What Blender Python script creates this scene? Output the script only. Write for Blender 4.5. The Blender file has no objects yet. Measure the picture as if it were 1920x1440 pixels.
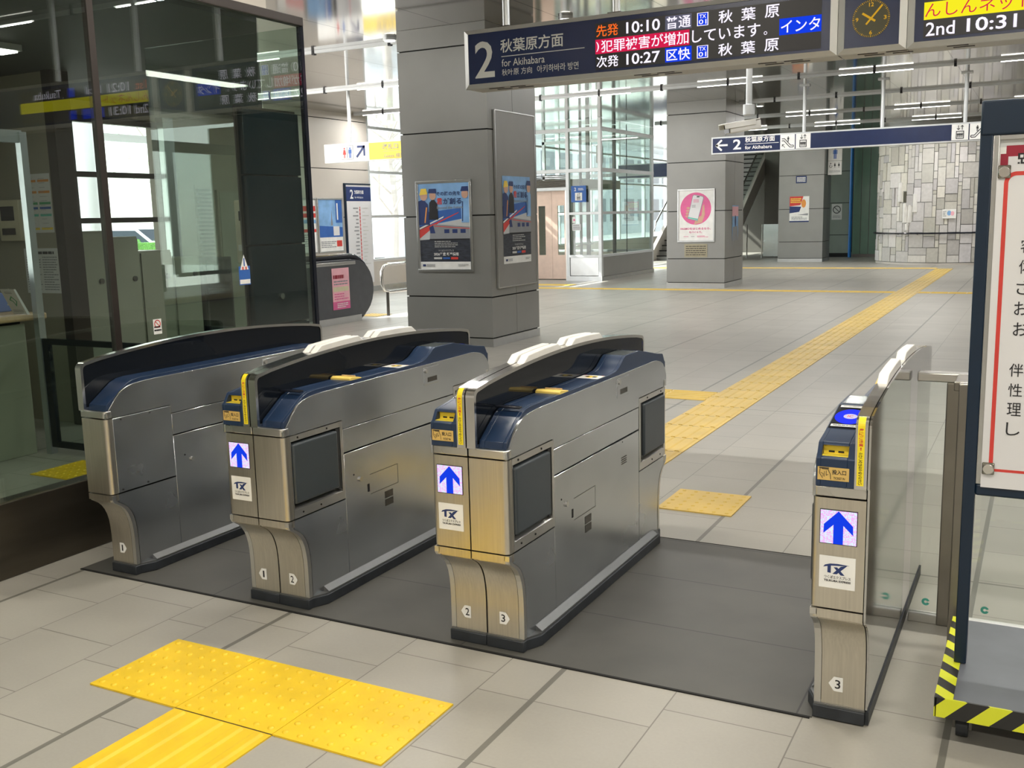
import bpy, bmesh, math, random
from mathutils import Vector, Matrix
random.seed(7)
SC = bpy.context.scene
COL = SC.collection
PI = math.pi

# ------------------------------------------------------------ camera
CAMH = 1.53
cam_data = bpy.data.cameras.new('camera')
cam_data.sensor_width = 36.0
cam_data.lens = 1883.38 / 1920 * 36
cam_data.clip_start = 0.05
cam_data.clip_end = 500
cam = bpy.data.objects.new('camera', cam_data)
COL.objects.link(cam)
yaw, pitch, roll = -0.488408280, -0.164417733, -0.0246245533
fw = Vector((math.sin(yaw)*math.cos(pitch), math.cos(yaw)*math.cos(pitch), math.sin(pitch)))
rt = Vector((math.cos(yaw), -math.sin(yaw), 0))
up = rt.cross(fw)
cr, sr = math.cos(roll), math.sin(roll)
r2 = cr*rt + sr*up
u2 = -sr*rt + cr*up
cam.matrix_world = Matrix(((r2.x, u2.x, -fw.x, 0), (r2.y, u2.y, -fw.y, 0), (r2.z, u2.z, -fw.z, CAMH), (0, 0, 0, 1)))
SC.camera = cam

# ------------------------------------------------------------ world, exposure
SC.view_settings.view_transform = 'Standard'
SC.view_settings.look = 'None'
SC.view_settings.gamma = 1
SC.view_settings.use_curve_mapping = False
SC.view_settings.exposure = 0.0
W = bpy.data.worlds.new('daylight')
SC.world = W
W.use_nodes = True
wn = W.node_tree
wn.nodes.clear()
wo = wn.nodes.new('ShaderNodeOutputWorld')
wb = wn.nodes.new('ShaderNodeBackground')
wt = wn.nodes.new('ShaderNodeTexCoord')
ws = wn.nodes.new('ShaderNodeSeparateXYZ')
wr = wn.nodes.new('ShaderNodeValToRGB')
wr.color_ramp.elements[0].position = 0.45
wr.color_ramp.elements[0].color = (0.50, 0.46, 0.40, 1)
wr.color_ramp.elements[1].position = 0.62
wr.color_ramp.elements[1].color = (0.90, 0.95, 1.0, 1)
wmr = wn.nodes.new('ShaderNodeMapRange')
wmr.inputs[1].default_value = -1
wn.links.new(wt.outputs['Generated'], ws.inputs[0])
wn.links.new(ws.outputs[2], wmr.inputs[0])
wn.links.new(wmr.outputs[0], wr.inputs[0])
wn.links.new(wr.outputs[0], wb.inputs[0])
wb.inputs[1].default_value = 6.0
wn.links.new(wb.outputs[0], wo.inputs[0])

sun = bpy.data.lights.new('sun', 'SUN'); sun.energy = 16; sun.angle = 0.01; sun.color = (1.0, 0.96, 0.90)
so = bpy.data.objects.new('sun', sun); COL.objects.link(so)
so.rotation_euler = Vector((-0.80, -0.32, 0.72)).normalized().to_track_quat('Z', 'Y').to_euler()

# ------------------------------------------------------------ the lamps of the ceiling light rails
TUBE_W = 40.0
def tube_lamp(x, y, z=3.690, w=1.10, watt=None, col=(1.0, 0.95, 0.87)):
    l = bpy.data.lights.new('tube_lamp', 'AREA'); l.shape = 'RECTANGLE'; l.size = w; l.size_y = 0.014
    l.energy = TUBE_W if watt is None else watt; l.color = col
    o = bpy.data.objects.new('tube_lamp', l); COL.objects.link(o); o.location = (x, y, z)
    return o

# ------------------------------------------------------------ materials
MATS = {}
def newmat(name):
    m = bpy.data.materials.new(name); m.use_nodes = True; m.node_tree.nodes.clear()
    MATS[name] = m
    return m, m.node_tree
def pm(name, col, rough=0.5, metal=0.0, var=0.06, scale=8.0, stretch=(1, 1, 1), bump=0.0, spec=0.5, rvar=0.0, coat=0.0, aniso=0.0):
    """principled surface with a little procedural colour / roughness / bump variation"""
    m, t = newmat(name)
    N, L = t.nodes, t.links
    o = N.new('ShaderNodeOutputMaterial'); b = N.new('ShaderNodeBsdfPrincipled')
    L.new(b.outputs[0], o.inputs[0])
    b.inputs['Roughness'].default_value = rough
    b.inputs['Metallic'].default_value = metal
    b.inputs['Specular IOR Level'].default_value = spec
    b.inputs['Coat Weight'].default_value = coat
    b.inputs['Anisotropic'].default_value = aniso
    tc = N.new('ShaderNodeTexCoord'); mp = N.new('ShaderNodeMapping'); nz = N.new('ShaderNodeTexNoise')
    mp.inputs['Scale'].default_value = stretch
    nz.inputs['Scale'].default_value = scale; nz.inputs['Detail'].default_value = 3
    L.new(tc.outputs['Object'], mp.inputs[0]); L.new(mp.outputs[0], nz.inputs[0])
    r = N.new('ShaderNodeValToRGB')
    r.color_ramp.elements[0].position = 0.3; r.color_ramp.elements[1].position = 0.7
    r.color_ramp.elements[0].color = tuple(max(0, c*(1-var)) for c in col) + (1,)
    r.color_ramp.elements[1].color = tuple(min(1, c*(1+var)) for c in col) + (1,)
    L.new(nz.outputs[0], r.inputs[0]); L.new(r.outputs[0], b.inputs['Base Color'])
    if rvar:
        mr = N.new('ShaderNodeMapRange')
        mr.inputs[3].default_value = max(0.02, rough-rvar); mr.inputs[4].default_value = rough+rvar
        L.new(nz.outputs[0], mr.inputs[0]); L.new(mr.outputs[0], b.inputs['Roughness'])
    if bump:
        bp = N.new('ShaderNodeBump'); bp.inputs['Strength'].default_value = bump; bp.inputs['Distance'].default_value = 0.002
        L.new(nz.outputs[0], bp.inputs['Height']); L.new(bp.outputs[0], b.inputs['Normal'])
    return m
def em(name, col, strength):
    m, t = newmat(name)
    o = t.nodes.new('ShaderNodeOutputMaterial'); e = t.nodes.new('ShaderNodeEmission')
    e.inputs[0].default_value = tuple(col)+(1,); e.inputs[1].default_value = strength
    t.links.new(e.outputs[0], o.inputs[0])
    return m
def glass(name, tint, r0=0.04, rough=0.0):
    """thin pane: clear with an angle dependent mirror reflection on each face"""
    m, t = newmat(name)
    N, L = t.nodes, t.links
    o = N.new('ShaderNodeOutputMaterial'); mx = N.new('ShaderNodeMixShader'); tr = N.new('ShaderNodeBsdfTransparent')
    gl = N.new('ShaderNodeBsdfGlossy'); lw = N.new('ShaderNodeLayerWeight'); lw.inputs[0].default_value = 0.5
    tr.inputs[0].default_value = tuple(tint)+(1,); gl.inputs['Roughness'].default_value = rough
    pw = N.new('ShaderNodeMath'); pw.operation = 'POWER'; pw.inputs[1].default_value = 5
    ad = N.new('ShaderNodeMath'); ad.operation = 'MULTIPLY_ADD'; ad.use_clamp = True; ad.inputs[1].default_value = 1-r0; ad.inputs[2].default_value = r0
    L.new(lw.outputs['Facing'], pw.inputs[0]); L.new(pw.outputs[0], ad.inputs[0]); L.new(ad.outputs[0], mx.inputs[0])
    L.new(tr.outputs[0], mx.inputs[1]); L.new(gl.outputs[0], mx.inputs[2]); L.new(mx.outputs[0], o.inputs[0])
    return m

pm('steel', (0.68, 0.67, 0.645), 0.30, 1.0, 0.07, 3.0, (1, 1, 1), 0.0, rvar=0.08)
pm('steel_front', (0.66, 0.62, 0.54), 0.34, 1.0, 0.06, 4.0, (40, 40, 1), 0.02, rvar=0.05)
pm('steel_side', (0.62, 0.645, 0.675), 0.24, 1.0, 0.10, 2.6, (1, 1, 1.3), 0.35, rvar=0.10)
pm('steel_bright', (0.72, 0.71, 0.69), 0.16, 1.0, 0.03)
pm('steel_dark', (0.16, 0.155, 0.145), 0.35, 1.0, 0.1, 3)
pm('steel_mirror', (0.60, 0.60, 0.60), 0.07, 1.0, 0.05, 2, rvar=0.03)
pm('navy', (0.013, 0.030, 0.072), 0.33, 0, 0.10, 5, rvar=0.06)
pm('navy_lit', (0.035, 0.055, 0.105), 0.25, 0, 0.10, 5)
pm('navy_frame', (0.004, 0.017, 0.040), 0.35)
pm('navy_sign', (0.010, 0.020, 0.070), 0.25)
pm('dark_acrylic', (0.006, 0.008, 0.012), 0.05, 0, 0.0, spec=0.32)
pm('rubber', (0.022, 0.026, 0.032), 0.5, 0, 0.2, 20)
pm('pad_grey', (0.042, 0.052, 0.060), 0.38, 0, 0.05, 400, bump=0.15)
pm('recess', (0.02, 0.02, 0.02), 0.6)
pm('seam', (0.008, 0.008, 0.008), 0.8)
pm('white_plastic', (0.78, 0.77, 0.74), 0.35)
pm('yellow_plastic', (0.78, 0.58, 0.14), 0.35)
pm('yellow_bright', (0.85, 0.66, 0.06), 0.4)
pm('gold_label', (0.62, 0.42, 0.13), 0.4)
pm('tape_yellow', (0.90, 0.72, 0.02), 0.35)
pm('white_print', (0.80, 0.80, 0.78), 0.5)
pm('letter_grey', (0.55, 0.56, 0.54), 0.5)
pm('black_print', (0.012, 0.012, 0.016), 0.5)
pm('navy_print', (0.015, 0.035, 0.14), 0.5)
pm('red_print', (0.62, 0.05, 0.04), 0.5)
pm('crimson_print', (0.30, 0.012, 0.035), 0.5)
pm('pink_print', (0.72, 0.13, 0.32), 0.5)
pm('lightpink_print', (0.85, 0.45, 0.52), 0.5)
pm('sky_print', (0.22, 0.42, 0.72), 0.5, var=0.2, scale=4)
pm('blue_print', (0.03, 0.12, 0.42), 0.5)
pm('grey_print', (0.25, 0.26, 0.28), 0.5)
pm('dark_print', (0.03, 0.035, 0.05), 0.5, var=0.5, scale=14, stretch=(1, 1, 5))
pm('yellow_print', (0.85, 0.62, 0.08), 0.5)
pm('orange_print', (0.75, 0.30, 0.06), 0.5)
pm('green_print', (0.06, 0.35, 0.15), 0.5)
pm('teal_print', (0.10, 0.50, 0.40), 0.5)
pm('skin_print', (0.60, 0.36, 0.26), 0.5)
pm('cream_print', (0.68, 0.62, 0.42), 0.5)
pm('silver', (0.55, 0.56, 0.56), 0.28, 0.9, 0.03)
pm('sign_frame', (0.52, 0.52, 0.50), 0.35, 0.5, 0.03)
pm('sign_under', (0.42, 0.40, 0.36), 0.45, 0.2, 0.03)
pm('white_metal', (0.62, 0.64, 0.65), 0.35, 0.3, 0.03)
pm('column_panel', (0.275, 0.275, 0.264), 0.38, 0.35, 0.05, 2, rvar=0.03)
pm('column_side', (0.27, 0.265, 0.255), 0.42, 0.3, 0.05, 2)
pm('wall_beige', (0.56, 0.52, 0.47), 0.45, 0, 0.03, 2)
pm('wall_dark', (0.12, 0.115, 0.10), 0.5, 0.2, 0.05, 2)
pm('wall_green', (0.21, 0.25, 0.22), 0.5, 0.1, 0.05, 2)
pm('green_glass', (0.12, 0.22, 0.165), 0.2, 0, 0.05, 2)
pm('office_wall', (0.30, 0.28, 0.22), 0.5, 0, 0.03, 2)
pm('office_dark', (0.03, 0.04, 0.035), 0.6, 0, 0.1, 2)
pm('locker', (0.30, 0.31, 0.25), 0.4, 0.1, 0.04, 3)
pm('wood', (0.55, 0.38, 0.20), 0.4, 0, 0.15, 3, (1, 10, 10))
pm('deep_navy', (0.002, 0.012, 0.020), 0.22, 0, 0.15, 2)
pm('plinth', (0.10, 0.088, 0.07), 0.33, 0.8, 0.25, 1.2, (1, 1, 6), rvar=0.05)
pm('bronze', (0.06, 0.05, 0.045), 0.35, 0.6)
pm('alu', (0.50, 0.53, 0.55), 0.3, 0.8)
pm('esc_panel', (0.105, 0.11, 0.12), 0.4, 0.5, 0.06)
pm('black_gloss', (0.012, 0.014, 0.022), 0.15)
pm('blue_pipe', (0.01, 0.16, 0.50), 0.4)
pm('phone_blue', (0.14, 0.22, 0.55), 0.4)
pm('beige_plastic', (0.60, 0.55, 0.42), 0.45)
pm('cab_door', (0.60, 0.45, 0.37), 0.35, 0.4)
pm('pavement', (0.55, 0.53, 0.50), 0.8, 0, 0.1, 0.3)
pm('leaf_pale', (0.50, 0.55, 0.42), 0.8, 0, 0.2, 30)
pm('car_grey', (0.30, 0.32, 0.35), 0.25, 0.2, 0.02)
pm('hedge', (0.10, 0.26, 0.05), 0.8, 0, 0.5, 30, bump=1)
pm('bark', (0.35, 0.32, 0.30), 0.8)
pm('car_white', (0.75, 0.76, 0.78), 0.2, 0, 0.02, coat=0.5)
pm('car_dark', (0.05, 0.06, 0.08), 0.15, 0, 0.02)
pm('tyre', (0.02, 0.02, 0.02), 0.7)
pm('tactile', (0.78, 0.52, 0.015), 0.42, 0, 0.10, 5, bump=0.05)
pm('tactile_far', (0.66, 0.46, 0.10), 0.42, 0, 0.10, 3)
pm('plaque', (0.34, 0.31, 0.22), 0.35, 0.6)
pm('trolley_top', (0.13, 0.14, 0.165), 0.45, 0, 0.12, 5)
pm('paper', (0.70, 0.70, 0.72), 0.6, 0, 0.02, 2)
pm('clear_magnet', (0.30, 0.29, 0.25), 0.12, 0.8)
em('led_white', (0.92, 0.86, 1.0), 1.15)
em('led_blue', (0.01, 0.06, 0.95), 0.85)
pm('base_metal', (0.20, 0.205, 0.21), 0.4, 0.8)
pm('facade', (0.30, 0.32, 0.33), 0.7, 0, 0.1, 1)
pm('post_steel', (0.30, 0.28, 0.25), 0.3, 0.9)
pm('wall_far_side', (0.22, 0.21, 0.195), 0.5, 0, 0.3, 0.4)
em('led_red', (0.9, 0.02, 0.10), 0.75)
em('led_orange', (1.0, 0.16, 0.02), 0.95)
em('led_yellow', (1.0, 0.90, 0.02), 0.95)
em('led_grey', (0.13, 0.13, 0.18), 0.9)
em('led_gold', (0.75, 0.42, 0.03), 0.8)
em('lamp_tube', (1.0, 0.97, 0.90), 9.0)
em('down_light', (1.0, 0.95, 0.85), 12.0)
em('ic_blue', (0.03, 0.05, 1.0), 1.1)
em('ic_white', (0.85, 0.75, 1.0), 0.9)
pm('led_off', (0.012, 0.011, 0.014), 0.4)
pm('clock_face', (0.045, 0.042, 0.008), 0.3)
pm('screen_grey', (0.10, 0.115, 0.12), 0.12)
glass('glass_office', (0.84, 0.90, 0.86), 0.105)
glass('glass_clear', (0.94, 0.97, 0.96), 0.04)
glass('glass_elev', (0.90, 0.95, 0.93), 0.05)
glass('glass_fence', (0.95, 0.97, 0.95), 0.03)

def led_arrow_mat(name, c1, c2, strength):
    m, t = newmat(name); N, L = t.nodes, t.links
    o = N.new('ShaderNodeOutputMaterial'); e = N.new('ShaderNodeEmission')
    tc = N.new('ShaderNodeTexCoord'); nz = N.new('ShaderNodeTexNoise'); r = N.new('ShaderNodeValToRGB')
    nz.inputs['Scale'].default_value = 260
    r.color_ramp.elements[0].position = 0.42; r.color_ramp.elements[1].position = 0.58
    r.color_ramp.elements[0].color = c1+(1,); r.color_ramp.elements[1].color = c2+(1,)
    L.new(tc.outputs['Object'], nz.inputs[0]); L.new(nz.outputs[0], r.inputs[0]); L.new(r.outputs[0], e.inputs[0])
    e.inputs[1].default_value = strength; L.new(e.outputs[0], o.inputs[0])
led_arrow_mat('led_panel', (0.95, 0.45, 0.95), (0.75, 0.95, 1.0), 1.0)

# floor: 0.4 m tiles in staggered columns, wide expansion joints every 1.2 m / 3.3 m
def floor_mat():
    m, t = newmat('floor_tiles'); N, L = t.nodes, t.links
    o = N.new('ShaderNodeOutputMaterial'); b = N.new('ShaderNodeBsdfPrincipled'); L.new(b.outputs[0], o.inputs[0])
    g = N.new('ShaderNodeNewGeometry'); s = N.new('ShaderNodeSeparateXYZ'); L.new(g.outputs['Position'], s.inputs[0])
    def M(op, a, bb=None, c=None, clamp=False):
        n = N.new('ShaderNodeMath'); n.operation = op; n.use_clamp = clamp
        for i, v in enumerate((a, bb, c)):
            if v is None: continue
            if isinstance(v, (int, float)): n.inputs[i].default_value = v
            else: L.new(v, n.inputs[i])
        return n.outputs[0]
    X, Y = s.outputs[0], s.outputs[1]
    # the patch around the warning tiles in front of the gates is laid half a tile over
    inx = M('MULTIPLY', M('GREATER_THAN', X, -2.79), M('LESS_THAN', X, -1.38))
    iny = M('MULTIPLY', M('GREATER_THAN', Y, 2.14), M('LESS_THAN', Y, 2.96))
    sh = M('MULTIPLY', M('MULTIPLY', inx, iny), 0.2)
    xs = M('DIVIDE', M('ADD', M('ADD', X, 0.18), sh), 0.4)
    ci = M('FLOOR', xs); fx = M('FRACT', xs)
    off = M('MULTIPLY', M('FRACT', M('MULTIPLY', M('ADD', ci, 100), 0.5)), 0.62)
    ys = M('DIVIDE', M('SUBTRACT', Y, 2.80), 0.4)
    ysh = M('ADD', ys, off)
    ri = M('FLOOR', ysh); fy = M('FRACT', ysh)
    def edge(f, w): return M('GREATER_THAN', M('ABSOLUTE', M('SUBTRACT', f, 0.5)), 0.5-w)
    j = M('MAXIMUM', edge(fx, 0.0055), edge(fy, 0.0055))
    fw_ = M('FRACT', M('DIVIDE', M('ADD', X, 0.18), 1.2))
    wj = edge(fw_, 0.0085)
    fyw = M('FRACT', M('DIVIDE', M('SUBTRACT', Y, 4.37), 3.32))
    wj2 = edge(fyw, 0.002)
    J = M('MAXIMUM', wj, wj2)
    cb = N.new('ShaderNodeCombineXYZ'); L.new(ci, cb.inputs[0]); L.new(ri, cb.inputs[1])
    wnz = N.new('ShaderNodeTexWhiteNoise'); wnz.noise_dimensions = '2D'; L.new(cb.outputs[0], wnz.inputs[0])
    nz = N.new('ShaderNodeTexNoise'); nz.inputs['Scale'].default_value = 2.3; nz.inputs['Detail'].default_value = 6; L.new(g.outputs['Position'], nz.inputs[0])
    nf = N.new('ShaderNodeTexNoise'); nf.inputs['Scale'].default_value = 90; nf.inputs['Detail'].default_value = 3; L.new(g.outputs['Position'], nf.inputs[0])
    v = M('ADD', M('MULTIPLY', wnz.outputs[0], 0.09), M('ADD', M('MULTIPLY', nz.outputs[0], 0.26), M('MULTIPLY', nf.outputs[0], 0.10)))
    v = M('ADD', v, 0.775)
    base = N.new('ShaderNodeMix'); base.data_type = 'RGBA'
    L.new(j, base.inputs[0]); base.inputs[6].default_value = (0.345, 0.330, 0.293, 1); base.inputs[7].default_value = (0.18, 0.17, 0.15, 1)
    b2 = N.new('ShaderNodeMix'); b2.data_type = 'RGBA'; L.new(J, b2.inputs[0]); L.new(base.outputs[2], b2.inputs[6]); b2.inputs[7].default_value = (0.16, 0.155, 0.135, 1)
    mu = N.new('ShaderNodeMix'); mu.data_type = 'RGBA'; mu.blend_type = 'MULTIPLY'; mu.inputs[0].default_value = 1
    cv = N.new('ShaderNodeCombineColor'); [L.new(v, cv.inputs[i]) for i in range(3)]
    L.new(b2.outputs[2], mu.inputs[6]); L.new(cv.outputs[0], mu.inputs[7]); L.new(mu.outputs[2], b.inputs['Base Color'])
    b.inputs['Roughness'].default_value = 0.38
    b.inputs['Specular IOR Level'].default_value = 0.35
    bp = N.new('ShaderNodeBump'); bp.inputs['Strength'].default_value = 0.35; bp.inputs['Distance'].default_value = 0.003
    hh = M('SUBTRACT', 1.0, M('MAXIMUM', j, J)); L.new(hh, bp.inputs['Height']); L.new(bp.outputs[0], b.inputs['Normal'])
floor_mat()
def tiles_mat(name, col, gcol, ax, px, ay, py, w, rough):
    """rectangular tiles on world X/Y: joints at ax + k*px and ay + k*py"""
    m, t = newmat(name); N, L = t.nodes, t.links
    o = N.new('ShaderNodeOutputMaterial'); b = N.new('ShaderNodeBsdfPrincipled'); L.new(b.outputs[0], o.inputs[0])
    g = N.new('ShaderNodeNewGeometry'); s = N.new('ShaderNodeSeparateXYZ'); L.new(g.outputs['Position'], s.inputs[0])
    def M(op, a, bb):
        n = N.new('ShaderNodeMath'); n.operation = op
        for i, v in enumerate((a, bb)):
            if isinstance(v, (int, float)): n.inputs[i].default_value = v
            else: L.new(v, n.inputs[i])
        return n.outputs[0]
    js = []
    for k, (a, p) in enumerate(((ax, px), (ay, py))):
        f = M('FRACT', M('DIVIDE', M('SUBTRACT', s.outputs[k], a), p), 0)
        js.append(M('GREATER_THAN', M('ABSOLUTE', M('SUBTRACT', f, 0.5), 0), 0.5-w/p))
    j = M('MAXIMUM', js[0], js[1])
    nz = N.new('ShaderNodeTexNoise'); nz.inputs['Scale'].default_value = 3; nz.inputs['Detail'].default_value = 5; L.new(g.outputs['Position'], nz.inputs[0])
    r = N.new('ShaderNodeValToRGB'); r.color_ramp.elements[0].position = 0.3; r.color_ramp.elements[1].position = 0.7
    r.color_ramp.elements[0].color = tuple(c*0.85 for c in col)+(1,); r.color_ramp.elements[1].color = tuple(c*1.12 for c in col)+(1,)
    L.new(nz.outputs[0], r.inputs[0])
    mx = N.new('ShaderNodeMix'); mx.data_type = 'RGBA'; L.new(j, mx.inputs[0]); L.new(r.outputs[0], mx.inputs[6]); mx.inputs[7].default_value = gcol+(1,)
    L.new(mx.outputs[2], b.inputs['Base Color']); b.inputs['Roughness'].default_value = rough
tiles_mat('gate_floor', (0.082, 0.080, 0.072), (0.03, 0.03, 0.03), -0.60, 1.2, 3.41, 0.485, 0.003, 0.5)

def ceiling_mat():
    m, t = newmat('ceiling_panels'); N, L = t.nodes, t.links
    o = N.new('ShaderNodeOutputMaterial'); b = N.new('ShaderNodeBsdfPrincipled'); L.new(b.outputs[0], o.inputs[0])
    g = N.new('ShaderNodeNewGeometry'); s = N.new('ShaderNodeSeparateXYZ'); L.new(g.outputs['Position'], s.inputs[0])
    def M(op, a, bb):
        n = N.new('ShaderNodeMath'); n.operation = op
        for i, v in enumerate((a, bb)):
            if isinstance(v, (int, float)): n.inputs[i].default_value = v
            else: L.new(v, n.inputs[i])
        return n.outputs[0]
    fx = M('FRACT', M('DIVIDE', M('ADD', s.outputs[0], 0.205), 1.205), 0)
    j = M('GREATER_THAN', M('ABSOLUTE', M('SUBTRACT', fx, 0.5), 0), 0.494)
    mx = N.new('ShaderNodeMix'); mx.data_type = 'RGBA'; L.new(j, mx.inputs[0])
    mx.inputs[6].default_value = (0.50, 0.485, 0.46, 1); mx.inputs[7].default_value = (0.05, 0.05, 0.05, 1)
    L.new(mx.outputs[2], b.inputs['Base Color'])
    b.inputs['Metallic'].default_value = 0.85; b.inputs['Roughness'].default_value = 0.08
ceiling_mat()

def stone_mat():
    m, t = newmat('stone_patchwork'); N, L = t.nodes, t.links
    o = N.new('ShaderNodeOutputMaterial'); b = N.new('ShaderNodeBsdfPrincipled'); L.new(b.outputs[0], o.inputs[0])
    at = N.new('ShaderNodeVertexColor'); at.layer_name = 'stone'
    nz = N.new('ShaderNodeTexNoise'); nz.inputs['Scale'].default_value = 14; nz.inputs['Detail'].default_value = 6
    tc = N.new('ShaderNodeTexCoord'); L.new(tc.outputs['Object'], nz.inputs[0])
    mr = N.new('ShaderNodeMapRange'); mr.inputs[3].default_value = 0.8; mr.inputs[4].default_value = 1.15; L.new(nz.outputs[0], mr.inputs[0])
    mu = N.new('ShaderNodeMix'); mu.data_type = 'RGBA'; mu.blend_type = 'MULTIPLY'; mu.inputs[0].default_value = 1
    cv = N.new('ShaderNodeCombineColor'); [L.new(mr.outputs[0], cv.inputs[i]) for i in range(3)]
    L.new(at.outputs[0], mu.inputs[6]); L.new(cv.outputs[0], mu.inputs[7]); L.new(mu.outputs[2], b.inputs['Base Color'])
    b.inputs['Roughness'].default_value = 0.7
stone_mat()

def stripes_mat():
    m, t = newmat('hazard_tape'); N, L = t.nodes, t.links
    o = N.new('ShaderNodeOutputMaterial'); b = N.new('ShaderNodeBsdfPrincipled'); L.new(b.outputs[0], o.inputs[0])
    g = N.new('ShaderNodeNewGeometry'); s = N.new('ShaderNodeSeparateXYZ'); L.new(g.outputs['Position'], s.inputs[0])
    def M(op, a, bb):
        n = N.new('ShaderNodeMath'); n.operation = op
        for i, v in enumerate((a, bb)):
            if isinstance(v, (int, float)): n.inputs[i].default_value = v
            else: L.new(v, n.inputs[i])
        return n.outputs[0]
    q = M('ADD', M('SUBTRACT', s.outputs[0], s.outputs[2]), M('MULTIPLY', s.outputs[1], 1.0))
    f = M('FRACT', M('DIVIDE', q, 0.115), 0)
    j = M('GREATER_THAN', f, 0.5)
    mx = N.new('ShaderNodeMix'); mx.data_type = 'RGBA'; L.new(j, mx.inputs[0])
    mx.inputs[6].default_value = (0.02, 0.02, 0.02, 1); mx.inputs[7].default_value = (0.68, 0.72, 0.03, 1)
    L.new(mx.outputs[2], b.inputs['Base Color']); b.inputs['Roughness'].default_value = 0.4
stripes_mat()

# ------------------------------------------------------------ mesh helpers
OFF = {}
def thing(name, label, cat, loc=(0, 0, 0), group=None):
    o = bpy.data.objects.new(name, None); COL.objects.link(o)
    o.location = loc; o.empty_display_size = 0.1
    o['label'] = label; o['category'] = cat
    if group: o['group'] = group
    OFF[o.name] = Vector(loc)
    return o
def tag(o, label, cat, group=None, kind=None):
    o['label'] = label; o['category'] = cat
    if group: o['group'] = group
    if kind: o['kind'] = kind
    return o
def link(name, me, mat, parent):
    o = bpy.data.objects.new(name, me); COL.objects.link(o)
    if mat:
        for mm in (mat if isinstance(mat, (list, tuple)) else [mat]): me.materials.append(MATS[mm])
    off = Vector((0, 0, 0))
    if parent is not None:
        off = OFF[parent.name]; o.parent = parent
    OFF[o.name] = off
    if off.length: me.transform(Matrix.Translation(-off))
    return o
class MB:
    def __init__(s, M=None): s.bm = bmesh.new(); s.M = M
    def _f(s, vs):
        try: return s.bm.faces.new(vs)
        except ValueError: return None
    def box(s, x0, x1, y0, y1, z0, z1):
        v = [s.bm.verts.new((x, y, z)) for x in (x0, x1) for y in (y0, y1) for z in (z0, z1)]
        for f in ((0, 1, 3, 2), (4, 6, 7, 5), (0, 4, 5, 1), (2, 3, 7, 6), (0, 2, 6, 4), (1, 5, 7, 3)): s._f([v[i] for i in f])
        return s
    def prism(s, pts, ax, a, b):
        def P(p, t):
            return {'x': (t, p[0], p[1]), 'y': (p[0], t, p[1]), 'z': (p[0], p[1], t)}[ax]
        A = [s.bm.verts.new(P(p, a)) for p in pts]; B = [s.bm.verts.new(P(p, b)) for p in pts]
        s._f(A); s._f(B[::-1]); n = len(pts)
        for i in range(n): s._f([A[i], B[i], B[(i+1) % n], A[(i+1) % n]])
        return s
    def ring(s, outer, inner, ax, a, b):
        """strip between two matching outlines, extruded"""
        n = len(outer)
        for i in range(n):
            j = (i+1) % n
            s.prism([outer[i], outer[j], inner[j], inner[i]], ax, a, b)
        return s
    def cyl(s, p0, p1, r, seg=16, r1=None):
        p0, p1 = Vector(p0), Vector(p1); d = (p1-p0)
        q = d.to_track_quat('Z', 'Y'); r1 = r if r1 is None else r1
        A, B = [], []
        for k in range(seg):
            a = 2*PI*k/seg; c = Vector((math.cos(a), math.sin(a), 0))
            A.append(s.bm.verts.new(p0+q @ (c*r))); B.append(s.bm.verts.new(p1+q @ (c*r1)))
        s._f(A[::-1]); s._f(B)
        for k in range(seg): s._f([A[k], A[(k+1) % seg], B[(k+1) % seg], B[k]])
        return s
    def tube(s, path, r, seg=10):
        path = [Vector(p) for p in path]; rings = []
        for i, p in enumerate(path):
            d = (path[min(i+1, len(path)-1)]-path[max(i-1, 0)]).normalized()
            q = d.to_track_quat('Z', 'Y')
            rings.append([s.bm.verts.new(p+q @ Vector((math.cos(2*PI*k/seg)*r, math.sin(2*PI*k/seg)*r, 0))) for k in range(seg)])
        for A, B in zip(rings, rings[1:]):
            # match the nearest start so that the tube does not twist
            o = min(range(seg), key=lambda k: (B[k].co-A[0].co).length); B[:] = B[o:]+B[:o]
            for k in range(seg): s._f([A[k], A[(k+1) % seg], B[(k+1) % seg], B[k]])
        s._f(rings[0][::-1]); s._f(rings[-1])
        return s
    def dome(s, c, r, h, seg=12, rings=3):
        prev = None; c = Vector(c)
        for i in range(rings+1):
            t = i/rings*PI/2
            rr, z = r*math.cos(t), h*math.sin(t)
            if i == rings:
                top = s.bm.verts.new(c+Vector((0, 0, h)))
                for k in range(seg): s._f([prev[k], prev[(k+1) % seg], top])
            else:
                cur = [s.bm.verts.new(c+Vector((rr*math.cos(2*PI*k/seg), rr*math.sin(2*PI*k/seg), z))) for k in range(seg)]
                if prev:
                    for k in range(seg): s._f([prev[k], prev[(k+1) % seg], cur[(k+1) % seg], cur[k]])
                prev = cur
        return s
    def build(s, name, mat, parent=None, bevel=0, smooth=False, seg=2, angle=35):
        bmesh.ops.recalc_face_normals(s.bm, faces=s.bm.faces)
        me = bpy.data.meshes.new(name); s.bm.to_mesh(me); s.bm.free()
        if s.M is not None: me.transform(s.M)
        if smooth:
            for p in me.polygons: p.use_smooth = True
        o = link(name, me, mat, parent)
        if bevel:
            md = o.modifiers.new('bevel', 'BEVEL'); md.width = bevel; md.segments = seg; md.limit_method = 'ANGLE'; md.angle_limit = math.radians(angle)
            for p in me.polygons: p.use_smooth = True
            md.harden_normals = False
            me.set_sharp_from_angle(angle=math.radians(50)) if hasattr(me, 'set_sharp_from_angle') else None
        elif smooth and hasattr(me, 'set_sharp_from_angle'):
            me.set_sharp_from_angle(angle=math.radians(40))
        return o
def structure(o): o['kind'] = 'structure'; return o

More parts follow.
